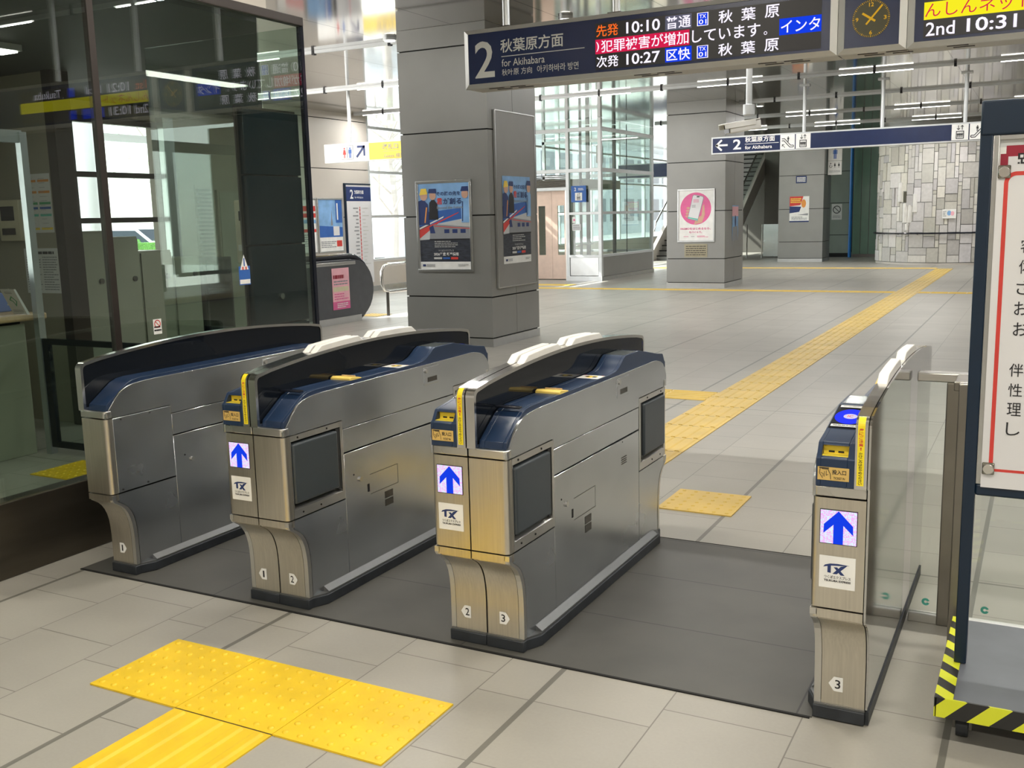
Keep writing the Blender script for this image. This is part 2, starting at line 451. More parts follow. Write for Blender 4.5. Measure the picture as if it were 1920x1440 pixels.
TXT = {}
_fc = bpy.data.curves.new('type', 'FONT'); _fo = bpy.data.objects.new('type', _fc); COL.objects.link(_fo)
def glyphs(s, heavy=0.0):
    k = (s, heavy)
    if k in TXT: return TXT[k]
    _fc.body = s; _fc.resolution_u = 3; _fc.offset = heavy
    dg = bpy.context.evaluated_depsgraph_get(); dg.update()
    me = bpy.data.meshes.new_from_object(_fo.evaluated_get(dg))
    vs = [(v.co.x, v.co.y) for v in me.vertices]; fs = [tuple(p.vertices) for p in me.polygons]
    bpy.data.meshes.remove(me)
    if not vs: TXT[k] = ([], []); return TXT[k]
    x0, x1 = min(v[0] for v in vs), max(v[0] for v in vs); y0, y1 = min(v[1] for v in vs), max(v[1] for v in vs)
    TXT[k] = ([((x-x0)/max(1e-6, x1-x0), (y-y0)/max(1e-6, y1-y0)) for x, y in vs], fs)
    return TXT[k]

class Draw:
    """flat print on a real surface: o + u*x + v*y, lifted along n by a hair per layer"""
    def __init__(s, o, u, v, n, step=0.0006, start=0.0006, M=None):
        s.o, s.u, s.v, s.n = Vector(o), Vector(u), Vector(v), Vector(n)
        s.step, s.d = step, start; s.V, s.F, s.mi, s.mats = [], [], [], []; s.M = M
    def _add(s, pts, faces, mat):
        if mat not in s.mats: s.mats.append(mat)
        b = len(s.V)
        s.V += [s.o+s.u*x+s.v*y+s.n*s.d for x, y in pts]
        for f in faces: s.F.append(tuple(i+b for i in f)); s.mi.append(s.mats.index(mat))
    def layer(s): s.d += s.step; return s
    def poly(s, pts, mat): s._add(pts, [tuple(range(len(pts)))], mat); s.d += s.step*0.05; return s
    def rect(s, x0, y0, x1, y1, mat): return s.poly([(x0, y0), (x1, y0), (x1, y1), (x0, y1)], mat)
    def circ(s, cx, cy, rx, ry, mat, seg=32): return s.poly([(cx+rx*math.cos(2*PI*k/seg), cy+ry*math.sin(2*PI*k/seg)) for k in range(seg)], mat)
    def arc(s, cx, cy, r0, r1, a0, a1, mat, seg=24):
        pts, fs = [], []
        for k in range(seg+1):
            a = math.radians(a0+(a1-a0)*k/seg); pts += [(cx+r0*math.cos(a), cy+r0*math.sin(a)), (cx+r1*math.cos(a), cy+r1*math.sin(a))]
            if k: fs.append((2*k-2, 2*k-1, 2*k+1, 2*k))
        s._add(pts, fs, mat); return s
    def line(s, pts, w, mat):
        for (x0, y0), (x1, y1) in zip(pts, pts[1:]):
            dx, dy = x1-x0, y1-y0; l = math.hypot(dx, dy) or 1; nx, ny = -dy/l*w/2, dx/l*w/2
            ex, ey = dx/l*w*0.35, dy/l*w*0.35
            s._add([(x0-ex+nx, y0-ey+ny), (x0-ex-nx, y0-ey-ny), (x1+ex-nx, y1+ey-ny), (x1+ex+nx, y1+ey+ny)], [(0, 1, 2, 3)], mat)
        return s
    def text(s, t, x0, y0, x1, y1, mat, heavy=0.0):
        vs, fs = glyphs(t, heavy)
        s._add([(x0+(x1-x0)*a, y0+(y1-y0)*b) for a, b in vs], fs, mat); return s
    def lines_of(s, x0, y0, x1, y1, n, mat, fill=0.45):
        """rows of unreadable small print, as ragged bars"""
        h = (y1-y0)/n; rr = random.Random(int(abs(x0*1000+y0*777)))
        for k in range(n):
            yb = y1-(k+1)*h+h*(1-fill)/2; x = x0
            xe = x1-(x1-x0)*rr.choice((0, 0, 0.1, 0.3))
            while x < xe:
                w = (x1-x0)*rr.uniform(0.06, 0.2); s._add([(x, yb), (min(x+w, xe), yb), (min(x+w, xe), yb+h*fill), (x, yb+h*fill)], [(0, 1, 2, 3)], mat)
                x += w+(x1-x0)*0.02
        return s
    def build(s, name, parent=None):
        me = bpy.data.meshes.new(name); me.from_pydata([tuple(v) for v in s.V], [], s.F)
        if s.M is not None: me.transform(s.M)
        for p, i in zip(me.polygons, s.mi): p.material_index = i
        # keep every face turned towards the viewer side
        n = s.n if s.M is None else (s.M.to_3x3() @ s.n)
        bm = bmesh.new(); bm.from_mesh(me)
        bm.normal_update()
        for f in bm.faces:
            if f.normal.dot(n) < 0: f.normal_flip()
        bm.to_mesh(me); bm.free()
        return link(name, me, s.mats, parent)
XP = dict(u=(1, 0, 0), v=(0, 0, 1), n=(0, -1, 0))       # faces the viewer (-Y)
SP = dict(u=(0, 1, 0), v=(0, 0, 1), n=(1, 0, 0))        # faces +X
# ------------------------------------------------------------ the setting
structure(MB().box(-13.2, 7, -6, 38.2, -0.1, 0.0).build('floor', 'floor_tiles'))
structure(MB().box(-3.80, -0.555, 2.94, 4.40, 0.0, 0.004).build('floor', 'gate_floor'))
structure(MB().box(-13.2, 7, -6, 38.2, 3.75, 3.85).build('ceiling', 'ceiling_panels'))
structure(MB().box(-3.80, -0.56, 2.930, 2.940, 0.0, 0.0046).build('trim_4', 'seam'))
structure(MB().box(-3.80, -0.56, 4.400, 4.408, 0.0, 0.0046).build('trim_5', 'seam'))
# left wall: beige panels, then the window wall
m = MB()
ylim = (15.0, 18.25)
for a, b in ((0.12, 0.60), (0.615, 1.61), (1.625, 2.60), (2.615, 3.60), (3.615, 3.75)):
    m.box(-13.28, -13.1, ylim[0], ylim[1], a, b)
structure(m.build('wall_left', 'wall_beige', bevel=0.004))
structure(MB().box(-13.3, -13.11, 15, 18.2, 0, 3.75).build('wall_left', 'seam'))
structure(MB().box(-13.3, -13.1, 18.25, 38, 0.0, 0.64).build('wall_left', 'wall_beige'))
structure(MB().box(-13.1, -13.07, 15, 38, 0.0, 0.11).build('baseboard_left', 'alu', bevel=0.004))
win = MB()
for z in (0.66, 1.62, 2.58, 3.53): win.box(-13.24, -13.14, 18.25, 38, z-0.03, z+0.03)
y = 18.3
while y < 38:
    win.box(-13.24, -13.12, y-0.035, y+0.035, 0.64, 3.75); y += 2.45
wf = structure(win.build('window_1', 'white_metal'))
structure(MB().box(-13.20, -13.19, 18.3, 38, 0.64, 3.75).build('window_glass', 'glass_clear', wf))
# back wall
m = MB()
for a, b in ((0.1, 0.60), (0.62, 1.60), (1.62, 2.60), (2.62, 3.75)): m.box(-9.0, -5.9, 38.0, 38.2, a, b)
structure(m.build('wall_back', 'wall_dark'))
structure(MB().box(-13.3, 7, 38.1, 38.3, 0, 3.75).build('wall_back', 'wall_dark'))
# short wall by the toilets and the green glass wall
m = MB()
for a, b in ((0.13, 0.70), (0.72, 1.72), (1.74, 2.72), (2.74, 3.75)): m.box(-6.60, -5.62, 34.0, 34.15, a, b)
structure(m.build('wall_back', 'wall_green'))
structure(MB().box(-6.6, -5.62, 34.02, 34.2, 0, 3.75).build('wall_back', 'seam'))
gw = MB()
for k in range(9): gw.box(-5.52+k*0.25, -5.52+k*0.25+0.235, 33.9, 33.94, 0.10, 3.75)
structure(gw.build('wall_back', 'green_glass', bevel=0.003))
structure(MB().box(-5.52, -3.3, 33.95, 34.0, 0, 3.75).build('wall_back', 'steel_dark'))

def column(label, x0, x1, y0, y1, seam_side=True):
    t = thing('column', label, 'column', ((x0+x1)/2, (y0+y1)/2, 0), 'grey metal clad columns of the concourse')
    MB().box(x0+0.02, x1-0.02, y0+0.02, y1-0.02, 0, 3.745).build('core', 'seam', t)
    c = MB()
    for a, b in ((0.112, 0.588), (0.604, 1.556), (1.572, 2.540), (2.556, 3.496), (3.512, 3.748)):
        c.box(x0, x1, y0, y0+0.03, a, b); c.box(x0, x1, y1-0.03, y1, a, b)
        ym = (y0+y1)/2
        for xa, xb in ((x0, x0+0.03), (x1-0.03, x1)):
            c.box(xa, xb, y0+0.03, ym-0.004, a, b); c.box(xa, xb, ym+0.004, y1-0.03, a, b)
    c.build('cladding', 'column_panel', t)
    MB().box(x0-0.004, x1+0.004, y0-0.004, y1+0.004, 0, 0.098).build('plinth', 'silver', t)
    return t
column('big grey metal clad column nearest the gates, with train poster and tall side panel', -7.0, -5.79, 10.45, 11.70)
column('grey metal clad column behind the blue sign, with pink phone poster', -7.0, -5.77, 20.2, 21.58)
column('far grey column by the toilet signs, with red and white poster', -7.18, -5.87, 30.86, 31.95)

# round wall clad in irregular pale stones
def drum():
    cx, cy, R, H0 = -2.5, 30.92, 1.84, 3.75
    bm = bmesh.new(); cl = bm.loops.layers.color.new('stone')
    rr = random.Random(11)
    U = 2*PI*R
    cell = 0.10; nu, nv = int(U/cell), int((H0-0.06)/cell)
    used = [[False]*nv for _ in range(nu)]
    shapes = [(2, 4), (3, 3), (4, 3), (2, 3), (3, 5), (1, 3), (2, 2), (3, 2), (5, 2), (4, 4), (1, 4), (3, 4), (2, 5), (1, 2), (1, 3), (2, 1), (4, 1), (1, 5), (5, 3), (1, 1), (2, 2)]
    def P(u, v, r): a = 2*PI*u/nu; return (cx+r*math.cos(a), cy+r*math.sin(a), 0.06+v*cell)
    for v in range(nv):
        for u in range(nu):
            if used[u][v]: continue
            rr.shuffle(shapes); pick = None
            for w, h in sorted(shapes[:7], key=lambda s: -s[0]*s[1]*rr.random()):
                if v+h > nv or u+w > nu: continue
                if any(used[u+i][v+j] for i in range(w) for j in range(h)): continue
                pick = (w, h); break
            w, h = pick or (1, 1)
            for i in range(w):
                for j in range(h): used[u+i][v+j] = True
            g = 0.085; lift = rr.uniform(0.0, 0.03)
            q = rr.random()
            if q < 0.012 and w*h < 7: col = (0.42, 0.26, 0.21, 1)
            elif q < 0.022 and w*h < 7: col = (0.30, 0.29, 0.24, 1)
            else:
                s = rr.uniform(0.70, 0.86); col = (s, s*0.985, s*rr.uniform(0.93, 0.99), 1)
            n = max(1, w)
            r1 = R+lift; fr, bk = [], []
            cols = [u+g+(w-2*g)*k/n for k in range(n+1)]
            lo = [bm.verts.new(P(c, v+g, r1)) for c in cols]; hi = [bm.verts.new(P(c, v+h-g, r1)) for c in cols]
            lb = [bm.verts.new(P(c, v+g, R-0.03)) for c in cols]; hb = [bm.verts.new(P(c, v+h-g, R-0.03)) for c in cols]
            fs = []
            for k in range(n):
                fs += [(lo[k], lo[k+1], hi[k+1], hi[k]), (lb[k], lb[k+1], lo[k+1], lo[k]), (hi[k], hi[k+1], hb[k+1], hb[k])]
            fs += [(lb[0], lo[0], hi[0], hb[0]), (lo[n], lb[n], hb[n], hi[n])]
            for f in fs:
                ff = bm.faces.new(f)
                for lp in ff.loops: lp[cl] = col
    me = bpy.data.meshes.new('stone_wall'); bm.to_mesh(me); bm.free()
    t = thing('stone_drum', 'round wall clad in irregular pale stone blocks, right of the green glass', 'wall', (cx, cy, 0))
    link('stone_cladding', me, 'stone_patchwork', t)
    MB().cyl((cx, cy, 0), (cx, cy, H0-0.001), R-0.015, 72).build('core', 'column_side', t, smooth=True)
    for gx, z0, z1, ww in ((-3.56, 1.68, 2.20, .11), (-3.17, 1.40, 1.88, .10), (-3.42, 1.12, 1.64, .11), (-3.30, 1.12, 1.60, .08), (-3.36, 0.92, 1.10, .08)):
        yy = cy-math.sqrt(R*R-(gx-cx)**2); MB(Matrix.Translation((gx, yy, 0)) @ Matrix.Rotation(math.atan2(-(gx-cx), cy-yy)*-1*-1, 4, 'Z')).box(-ww/2, ww/2, -0.05, 0.05, z0, z1).build('glass_block', 'white_plastic', t, bevel=0.01)
    MB().cyl((cx, cy, 0), (cx, cy, 0.05), R+0.01, 72).build('plinth', 'wall_beige', t, smooth=True)
    rail = t
    pth = [(cx+(R+0.08)*math.cos(math.radians(a)), cy+(R+0.08)*math.sin(math.radians(a)), 0.84) for a in range(168, 375, 6)]
    MB().tube(pth, 0.022, 8).build('handrail', 'black_gloss', rail, smooth=True)
    bk = MB()
    for a in range(180, 370, 18):
        ca, sa = math.cos(math.radians(a)), math.sin(math.radians(a))
        bk.cyl((cx+(R-0.02)*ca, cy+(R-0.02)*sa, 0.80), (cx+(R+0.08)*ca, cy+(R+0.08)*sa, 0.84), 0.012, 6)
    bk.build('handrail_bracket', 'steel_dark', rail)
drum()
# blue pipe beside the green glass
tag(MB().cyl((-5.57, 33.75, 0), (-5.57, 33.75, 3.748), 0.05, 16).build('downpipe', 'blue_pipe', smooth=True), 'bright blue vertical pipe left of the green glass wall', 'pipe')

# ------------------------------------------------------------ ceiling rails, downlights
def rail(y, x0, x1, label, lit=True):
    t = thing('light_rail', label, 'light', ((x0+x1)/2, y, 3.72), 'linear light rails across the ceiling')
    MB().box(x0, x1, y-0.022, y+0.022, 3.708, 3.749).build('housing', 'white_metal', t)
    k = math.ceil((x0+0.8)/2.4)
    while lit and -0.8+k*2.4+1.2 < x1:
        xa = -0.8+k*2.4
        MB().box(xa+0.03, xa+1.17, y-0.011, y+0.011, 3.698, 3.708).build('light_tube', 'lamp_tube', t)
        tube_lamp(xa+0.6, y, 3.694, col=(1.0, 0.94, 0.82) if y < 5 else (1.0, 0.985, 0.95), watt=TUBE_W*(1.35 if y < 5 else 1.0))
        k += 1
    c = MB(); xx = math.ceil((x0+0.205)/1.205)
    while xx*1.205-0.205 < x1:
        c.box(xx*1.205-0.225, xx*1.205-0.185, y-0.027, y+0.027, 3.692, 3.7485); xx += 1
    c.build('clip', 'black_print', t)
structure(MB().box(-13.2, 7, -6.2, -6.0, 0, 3.75).build('wall_front', 'wall_beige'))
structure(MB().box(7.0, 7.2, -6, 38.2, 0, 3.75).build('wall_right', 'wall_far_side'))
rail(-2.6, -3.9, 6.5, 'light rail on the ceiling behind the viewer')
rail(0.75, -3.9, 6.5, 'light rail on the ceiling right above the viewer')
rail(4.1, -3.9, 6.5, 'light rail on the ceiling above the ticket gates')
rail(7.5, -9.0, 3, 'light rail on the ceiling just behind the departure board')
rail(10.95, -13, -7.02, 'short light rail ending at the left side of the big near column')
rail(14.25, -13, 3, 'light rail just in front of the white toilet sign')
rail(17.7, -13, 3, 'light rail just in front of the blue platform sign')
rail(21.1, -5.75, 3, 'light rail starting at the side of the second column', False)
rail(24.5, -8.8, 3, 'light rail a little behind the glass lift')
rail(27.85, -8.8, 3, 'light rail in front of the stone wall')
def downlight(x, y, label):
    t = thing('downlight', label, 'light', (x, y, 3.74), 'round ceiling downlights')
    MB().cyl((x, y, 3.715), (x, y, 3.749), 0.085, 24).build('trim_ring', 'white_metal', t, smooth=True)
    MB().cyl((x, y, 3.708), (x, y, 3.716), 0.062, 24).build('lamp', 'down_light', t)
downlight(-4.94, 10.8, 'round downlight just right of the big near column')
downlight(-5.50, 21.8, 'round downlight just right of the second column')
downlight(-7.3, 10.75, 'round downlight just left of the big near column')
downlight(-5.15, 31.2, 'round downlight just right of the farthest column')
for q, (x, y) in enumerate(((-6.4, 10.3), (-6.4, 20.05))): pass

# ------------------------------------------------------------ tactile paving
def dot_tile(x0, y0, label, mat='tactile', n=7, S=0.4, group=None):
    t = thing('warning_paving_tile', label, 'tactile tile', (x0+S/2, y0+S/2, 0), group)
    m = MB().box(x0+0.001, x0+S-0.001, y0+0.001, y0+S-0.001, 0, 0.006)
    d = m; p = S/n
    for i in range(n):
        for j in range(n): d.dome((x0+p*(i+.5), y0+p*(j+.5), 0.006), 0.0115, 0.005, 10, 3)
    d.build('slab', mat, t, smooth=True)
    return t
G = 'yellow studded paving tiles in front of the gates'
dot_tile(-2.79, 2.143, 'leftmost yellow studded tactile tile in the row before the gates', group=G)
dot_tile(-2.39, 2.143, 'middle yellow studded tactile tile in the row, above the ribbed strip', group=G)
dot_tile(-1.99, 2.143, 'rightmost yellow studded tactile tile in the row before the gates', group=G)
def rib_strip(x0, x1, y0, y1, label, mat, nrib=5, seg=0.4, along='y'):
    t = thing('guide_paving', label, 'tactile paving', ((x0+x1)/2, (y0+y1)/2, 0))
    MB().box(x0, x1, y0, y1, 0, 0.005).build('slab', mat, t)
    r = MB()
    if along == 'y':
        w = (x1-x0)/nrib; y = y1
        while y > y0+0.01:
            ya = max(y0, y-seg)
            for i in range(nrib):
                c = x0+w*(i+.5)
                r.prism([(c-0.020, 0.005), (c-0.011, 0.011), (c+0.011, 0.011), (c+0.020, 0.005)], 'y', ya+0.012, y-0.012)
            y -= seg
    else:
        w = (y1-y0)/nrib; x = x1
        while x > x0+0.01:
            xa = max(x0, x-seg)
            for i in range(nrib):
                c = y0+w*(i+.5)
                r.prism([(c-0.020, 0.005), (c-0.011, 0.011), (c+0.011, 0.011), (c+0.020, 0.005)], 'x', xa+0.012, x-0.012)
            x -= seg
    r.build('ribs', mat, t)
    j = MB()
    if along == 'y':
        y = y1
        while y > y0+0.02: j.box(x0, x1, y-0.0015, y+0.0015, 0.0045, 0.0056); y -= seg
    j.build('joints', 'steel_dark', t)
    return t
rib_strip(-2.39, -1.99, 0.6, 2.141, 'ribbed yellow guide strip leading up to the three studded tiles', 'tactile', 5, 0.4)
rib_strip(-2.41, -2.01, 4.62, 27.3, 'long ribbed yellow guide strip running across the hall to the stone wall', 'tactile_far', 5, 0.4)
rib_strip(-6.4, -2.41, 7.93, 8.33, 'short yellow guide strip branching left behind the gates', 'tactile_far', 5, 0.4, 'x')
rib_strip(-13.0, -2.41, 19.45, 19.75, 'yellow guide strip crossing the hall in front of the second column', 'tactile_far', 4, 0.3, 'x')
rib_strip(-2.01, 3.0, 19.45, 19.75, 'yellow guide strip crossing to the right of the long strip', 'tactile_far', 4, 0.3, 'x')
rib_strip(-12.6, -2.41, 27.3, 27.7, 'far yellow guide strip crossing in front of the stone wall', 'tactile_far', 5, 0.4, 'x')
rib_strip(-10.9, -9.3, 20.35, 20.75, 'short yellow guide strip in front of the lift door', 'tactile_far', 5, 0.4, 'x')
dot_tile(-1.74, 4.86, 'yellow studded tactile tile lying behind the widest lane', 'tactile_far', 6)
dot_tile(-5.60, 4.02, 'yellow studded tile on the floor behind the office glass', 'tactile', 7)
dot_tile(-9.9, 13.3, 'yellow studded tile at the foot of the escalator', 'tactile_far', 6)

# ------------------------------------------------------------ station office behind glass
GX = -4.0
structure(MB().box(GX-0.09, GX+0.005, 0.4, 4.95, 0.0, 0.343).build('trim_1', 'plinth', bevel=0.006))
og = MB()
for a, b in ((0.4, 3.405), (3.435, 4.945)): og.box(GX-0.006, GX+0.006, a, b, 0.345, 2.68)
g_office = thing('office_glass_front', 'large reflective glass front of the station office at left', 'glass wall', (GX, 2.9, 0.345))
og.build('pane', 'glass_office', g_office)
MB().box(GX-0.02, GX+0.012, 3.402, 3.438, 0.343, 2.70).build('mullion', 'bronze', g_office)
MB().box(GX-0.03, GX+0.02, 0.4, 4.96, 2.68, 2.73).build('top_rail', 'bronze', g_office, bevel=0.004)
MB().box(GX-0.02, GX+0.012, 4.94, 4.965, 0.0, 2.70).build('corner_post', 'black_gloss', g_office)
MB().box(-5.3, GX-0.02, 4.953, 4.965, 0.1, 2.68).build('end_pane', 'glass_office', g_office)
structure(MB().box(-13.1, -4.12, 0.4, 4.80, 2.74, 3.745).build('wall_office', 'wall_beige'))
np_ = thing('office_door', 'dark navy panelled door at the right end of the office glass', 'door', (GX-0.1, 4.7, 0))
d = MB()
for a, b in ((0.05, 0.93), (0.94, 1.40), (1.41, 1.80), (1.81, 2.17)): d.box(GX-0.07, GX-0.03, 4.44, 4.92, a, b)
d.build('leaf', 'deep_navy', np_, bevel=0.002)
MB().cyl((GX-0.03, 4.664, 1.10), (GX-0.010, 4.664, 1.10), 0.018, 20).build('knob', 'steel_bright', np_, smooth=True)
MB().box(GX-0.08, GX-0.07, 4.42, 4.94, 0, 2.19).build('door_frame', 'bronze', np_)
# interior shell
structure(MB().box(-8.2, -8.0, 3.2, 6.30, 0, 2.72).box(-8.2, -8.0, 7.60, 9.3, 0, 2.72).box(-8.2, -8.0, 6.3, 7.6, 2.56, 2.72).box(-8.2, -8.0, 6.3, 7.6, 0, 1.0).build('wall_office', 'office_wall'))
structure(MB().box(-9.4, -6.68, 5.30, 5.40, 0, 2.72).build('wall_office', 'office_wall'))
structure(MB().box(-8.2, -4.2, 0.2, 4.8, 2.70, 2.74).prism([(-8.2, 4.8), (-4.2, 4.8), (-8.2, 9.3)], 'z', 2.70, 2.74).build('ceiling', 'office_dark'))
structure(MB().box(-9.4, -4.1, 0.1, 0.2, 0, 2.72).build('wall_office', 'office_wall'))
w2 = structure(MB().box(-8.06, -7.98, 6.30, 6.36, 1.0, 2.56).box(-8.06, -7.98, 7.54, 7.60, 1.0, 2.56).box(-8.05, -7.98, 6.3, 7.6, 2.00, 2.05).box(-8.05, -7.98, 6.3, 7.6, 1.57, 1.62)
    .box(-8.05, -7.98, 6.3, 7.6, 1.0, 1.04).box(-8.05, -7.98, 6.3, 7.6, 2.50, 2.56).build('window_2', 'bronze'))
structure(MB().box(-8.04, -7.90, 7.545, 7.68, 0.9, 2.6).build('trim_2', 'alu'))
structure(MB().box(-6.72, -6.62, 5.26, 5.42, 0, 2.72).build('trim_3', 'bronze'))
for dz in (0.0,):
    lc = thing('office_lamp', 'ceiling lamp inside the station office', 'light', (-6.0, 3.9, 2.68))
    MB().box(-6.1, -5.9, 3.3, 4.5, 2.66, 2.70).build('housing', 'white_metal', lc)
    MB().box(-6.08, -5.92, 3.32, 4.48, 2.65, 2.66).build('light_tube', 'down_light', lc)
# lockers under the window
def locker(y0, y1, h, label):
    t = thing('locker', label, 'locker', (-7.75, (y0+y1)/2, 0), 'grey office lockers under the window')
    MB().box(-7.98, -7.56, y0, y1-0.01, 0.06, h).build('body', 'locker', t, bevel=0.004)
    MB().box(-7.56, -7.54, y0+0.01, y1-0.02, 0.08, h-0.02).build('door', 'locker', t, bevel=0.003)
    MB().cyl((-7.54, y1-0.09, 1.05), (-7.525, y1-0.09, 1.05), 0.025, 16).build('handle', 'steel_dark', t, smooth=True)
    MB().box(-7.97, -7.58, y0+0.01, y1-0.02, 0, 0.06).build('base', 'recess', t)
locker(6.00, 6.42, 1.50, 'tallest grey locker, left of the office window')
locker(6.42, 6.80, 1.44, 'grey locker second from the left under the office window')
locker(6.80, 7.20, 1.30, 'grey locker third from the left under the office window')
locker(7.20, 7.56, 1.22, 'lowest grey locker at the right end under the office window')
t = thing('cabinet', 'black open shelf cabinet right of the grey lockers', 'cabinet', (-7.7, 7.75, 0))
MB().box(-7.98, -7.5, 7.58, 7.60, 0, 1.2).box(-7.98, -7.5, 7.93, 7.95, 0, 1.2).box(-7.98, -7.5, 7.6, 7.93, 1.17, 1.2).box(-7.98, -7.5, 7.6, 7.93, 0, 0.03).box(-7.98, -7.96, 7.6, 7.93, 0.03, 1.17).build('body', 'black_gloss', t)
MB().box(-7.95, -7.52, 7.6, 7.93, 0.85, 0.87).box(-7.95, -7.52, 7.6, 7.93, 0.45, 0.47).build('shelf', 'office_dark', t)
# ventilation louvre strip and wall panel
t = thing('louvre_strip', 'tall narrow slatted vent strip on the office wall', 'vent', (-7.98, 8.1, 1.1))
MB().box(-7.998, -7.985, 8.0, 8.22, 0.30, 1.95).build('back_plate', 'office_wall', t)
m = MB()
for k in range(38): m.box(-7.985, -7.955, 8.02, 8.20, 0.33+k*0.042, 0.352+k*0.042)
m.build('slat', 'bronze', t)
t = thing('wall_cabinet', 'flush beige double door cupboard on the office wall', 'cupboard', (-7.98, 8.7, 0))
MB().box(-7.998, -7.96, 8.30, 9.2, 0.2, 1.90).build('body', 'office_wall', t, bevel=0.004)
MB().box(-7.96, -7.95, 8.32, 8.745, 0.22, 1.88).box(-7.96, -7.95, 8.755, 9.18, 0.22, 1.88).build('door', 'locker', t, bevel=0.003)
MB().cyl((-7.95, 8.70, 1.05), (-7.93, 8.70, 1.05), 0.025, 16).build('handle', 'steel_dark', t, smooth=True)
t = thing('intercom', 'cream wall intercom box beside the dark navy door', 'intercom', (-4.5, 4.93, 1.3))
MB().box(-4.57, -4.44, 4.90, 4.952, 1.28, 1.68).build('body', 'beige_plastic', t, bevel=0.008)
MB().box(-4.53, -4.48, 4.895, 4.90, 1.55, 1.61).build('speaker_slot', 'recess', t)
MB().box(-4.54, -4.47, 4.885, 4.90, 1.36, 1.40).build('button', 'white_plastic', t, bevel=0.004)
# service counter and its partition
t = thing('service_counter', 'service counter with pale wooden top behind the office glass', 'counter', (-6.6, 3.6, 0))
MB().box(-7.1, -6.10, 1.6, 4.46, 0.0, 0.90).build('body', 'locker', t, bevel=0.005)
MB().box(-7.2, -6.045, 1.5, 4.60, 0.92, 0.965).build('worktop', 'wood', t, bevel=0.012)
MB().box(-7.1, -6.12, 1.62, 4.44, 0.90, 0.92).build('recess_strip', 'recess', t)
m = MB()
for y in (2.2, 3.0, 3.8): m.box(-6.10, -6.092, y, y+0.012, 0.02, 0.88)
m.build('panel_joint', 'recess', t)
t = thing('counter_screen', 'grey framed glass screen above and beside the office counter', 'screen', (-6.0, 4.2, 0))
MB().box(-6.02, -5.97, 4.47, 4.52, 0, 2.16).box(-6.04, -6.0, 4.10, 4.15, 1.15, 2.12).build('post', 'alu', t)
MB().box(-6.04, -5.99, 2.0, 4.5, 2.09, 2.17).box(-6.04, -6.0, 2.0, 4.12, 1.13, 1.16).build('top_rail', 'alu', t)
MB().box(-5.97, -4.9, 4.48, 4.51, 0.76, 0.80).box(-5.97, -4.9, 4.48, 4.51, 0.05, 0.09).box(-4.93, -4.88, 4.47, 4.52, 0, 0.80).box(-5.97, -5.91, 4.48, 4.51, 0.09, 0.76).build('low_frame', 'black_gloss', t)
MB().box(-5.91, -4.93, 4.49, 4.50, 0.09, 0.76).box(-6.02, -6.015, 2.0, 4.10, 1.16, 2.09).build('pane', 'glass_elev', t)
t = thing('monitor', 'grey office monitor on the counter at the far left', 'monitor', (-6.35, 4.1, 0.965))
MB().box(-6.50, -6.30, 3.98, 4.28, 1.00, 1.22).build('casing', 'silver', t, bevel=0.01)
MB().box(-6.30, -6.292, 4.00, 4.26, 1.04, 1.19).build('screen', 'black_gloss', t)
MB().box(-6.46, -6.34, 4.08, 4.18, 0.965, 1.0).build('foot', 'silver', t)
t = thing('counter_card', 'white card with a green bent arrow standing on the wooden counter', 'sign', (-6.1, 4.4, 0.965))
MB().prism([(4.43, 0.965), (4.45, 0.965), (4.36, 1.14), (4.345, 1.14)], 'x', -6.16, -6.02).build('card', 'paper', t)
MD = Draw((-6.16, 4.43, 0.968), (1, 0, 0), Vector((0, -0.085, 0.172)).normalized(), Vector((0, -0.172, -0.085)).normalized(), start=0.0015)
MD.line([(0.045, 0.11), (0.075, 0.135), (0.105, 0.10), (0.08, 0.065), (0.07, 0.10), (0.045, 0.11)], 0.009, 'green_print')
MD.lines_of(0.03, 0.155, 0.11, 0.175, 2, 'grey_print'); MD.lines_of(0.02, 0.015, 0.12, 0.035, 2, 'grey_print'); MD.build('print', t)
t = thing('telephone', 'blue telephone with coiled cord on the office counter', 'telephone', (-6.15, 4.7, 0.965))
MB().prism([(4.30, 0.965), (4.58, 0.965), (4.56, 1.08), (4.42, 1.14)], 'x', -6.62, -6.38).build('base', 'phone_blue', t, bevel=0.01)
MB().box(-6.60, -6.55, 4.36, 4.56, 1.13, 1.17).build('handset', 'phone_blue', t, bevel=0.015)
MB().tube([(-6.4+0.02*math.sin(k), 4.56+0.02*math.cos(k)-0.0*k, 1.12-0.005*k) for k in range(24)], 0.006, 6).build('cord', 'beige_plastic', t, smooth=True)
t = thing('fare_machine', 'cream wall unit with two small dark screens left of the striped notice', 'wall unit', (-7.2, 5.28, 1.6))
MB().box(-7.35, -7.10, 5.24, 5.298, 1.44, 1.76).build('casing', 'beige_plastic', t, bevel=0.008)
MB().box(-7.31, -7.16, 5.232, 5.24, 1.60, 1.71).box(-7.31, -7.16, 5.232, 5.24, 1.49, 1.54).build('screen', 'black_gloss', t)
def notice(name, label, cat, x0, z0, x1, z1, y, mat='paper', depth=0.003):
    t = thing(name, label, cat, ((x0+x1)/2, y, z0))
    MB().box(x0, x1, y-depth, y, z0, z1).build('sheet', mat, t)
    D = Draw((x0, y-depth, z0), **XP, start=0.0015)
    return t, D, x1-x0, z1-z0
t, D, w, h = notice('timetable', 'tall white timetable with coloured bands on the office wall', 'notice', -7.07, 1.50, -6.78, 1.95, 5.298)
for k, c in ((0.86, 'orange_print'), (0.67, 'orange_print'), (0.48, 'green_print'), (0.40, 'blue_print'), (0.28, 'teal_print'), (0.05, 'yellow_print')):
    D.rect(0.01, h*k, w*0.45, h*k+0.018, c); D.rect(w*0.52, h*k, w-0.01, h*k+0.018, c)
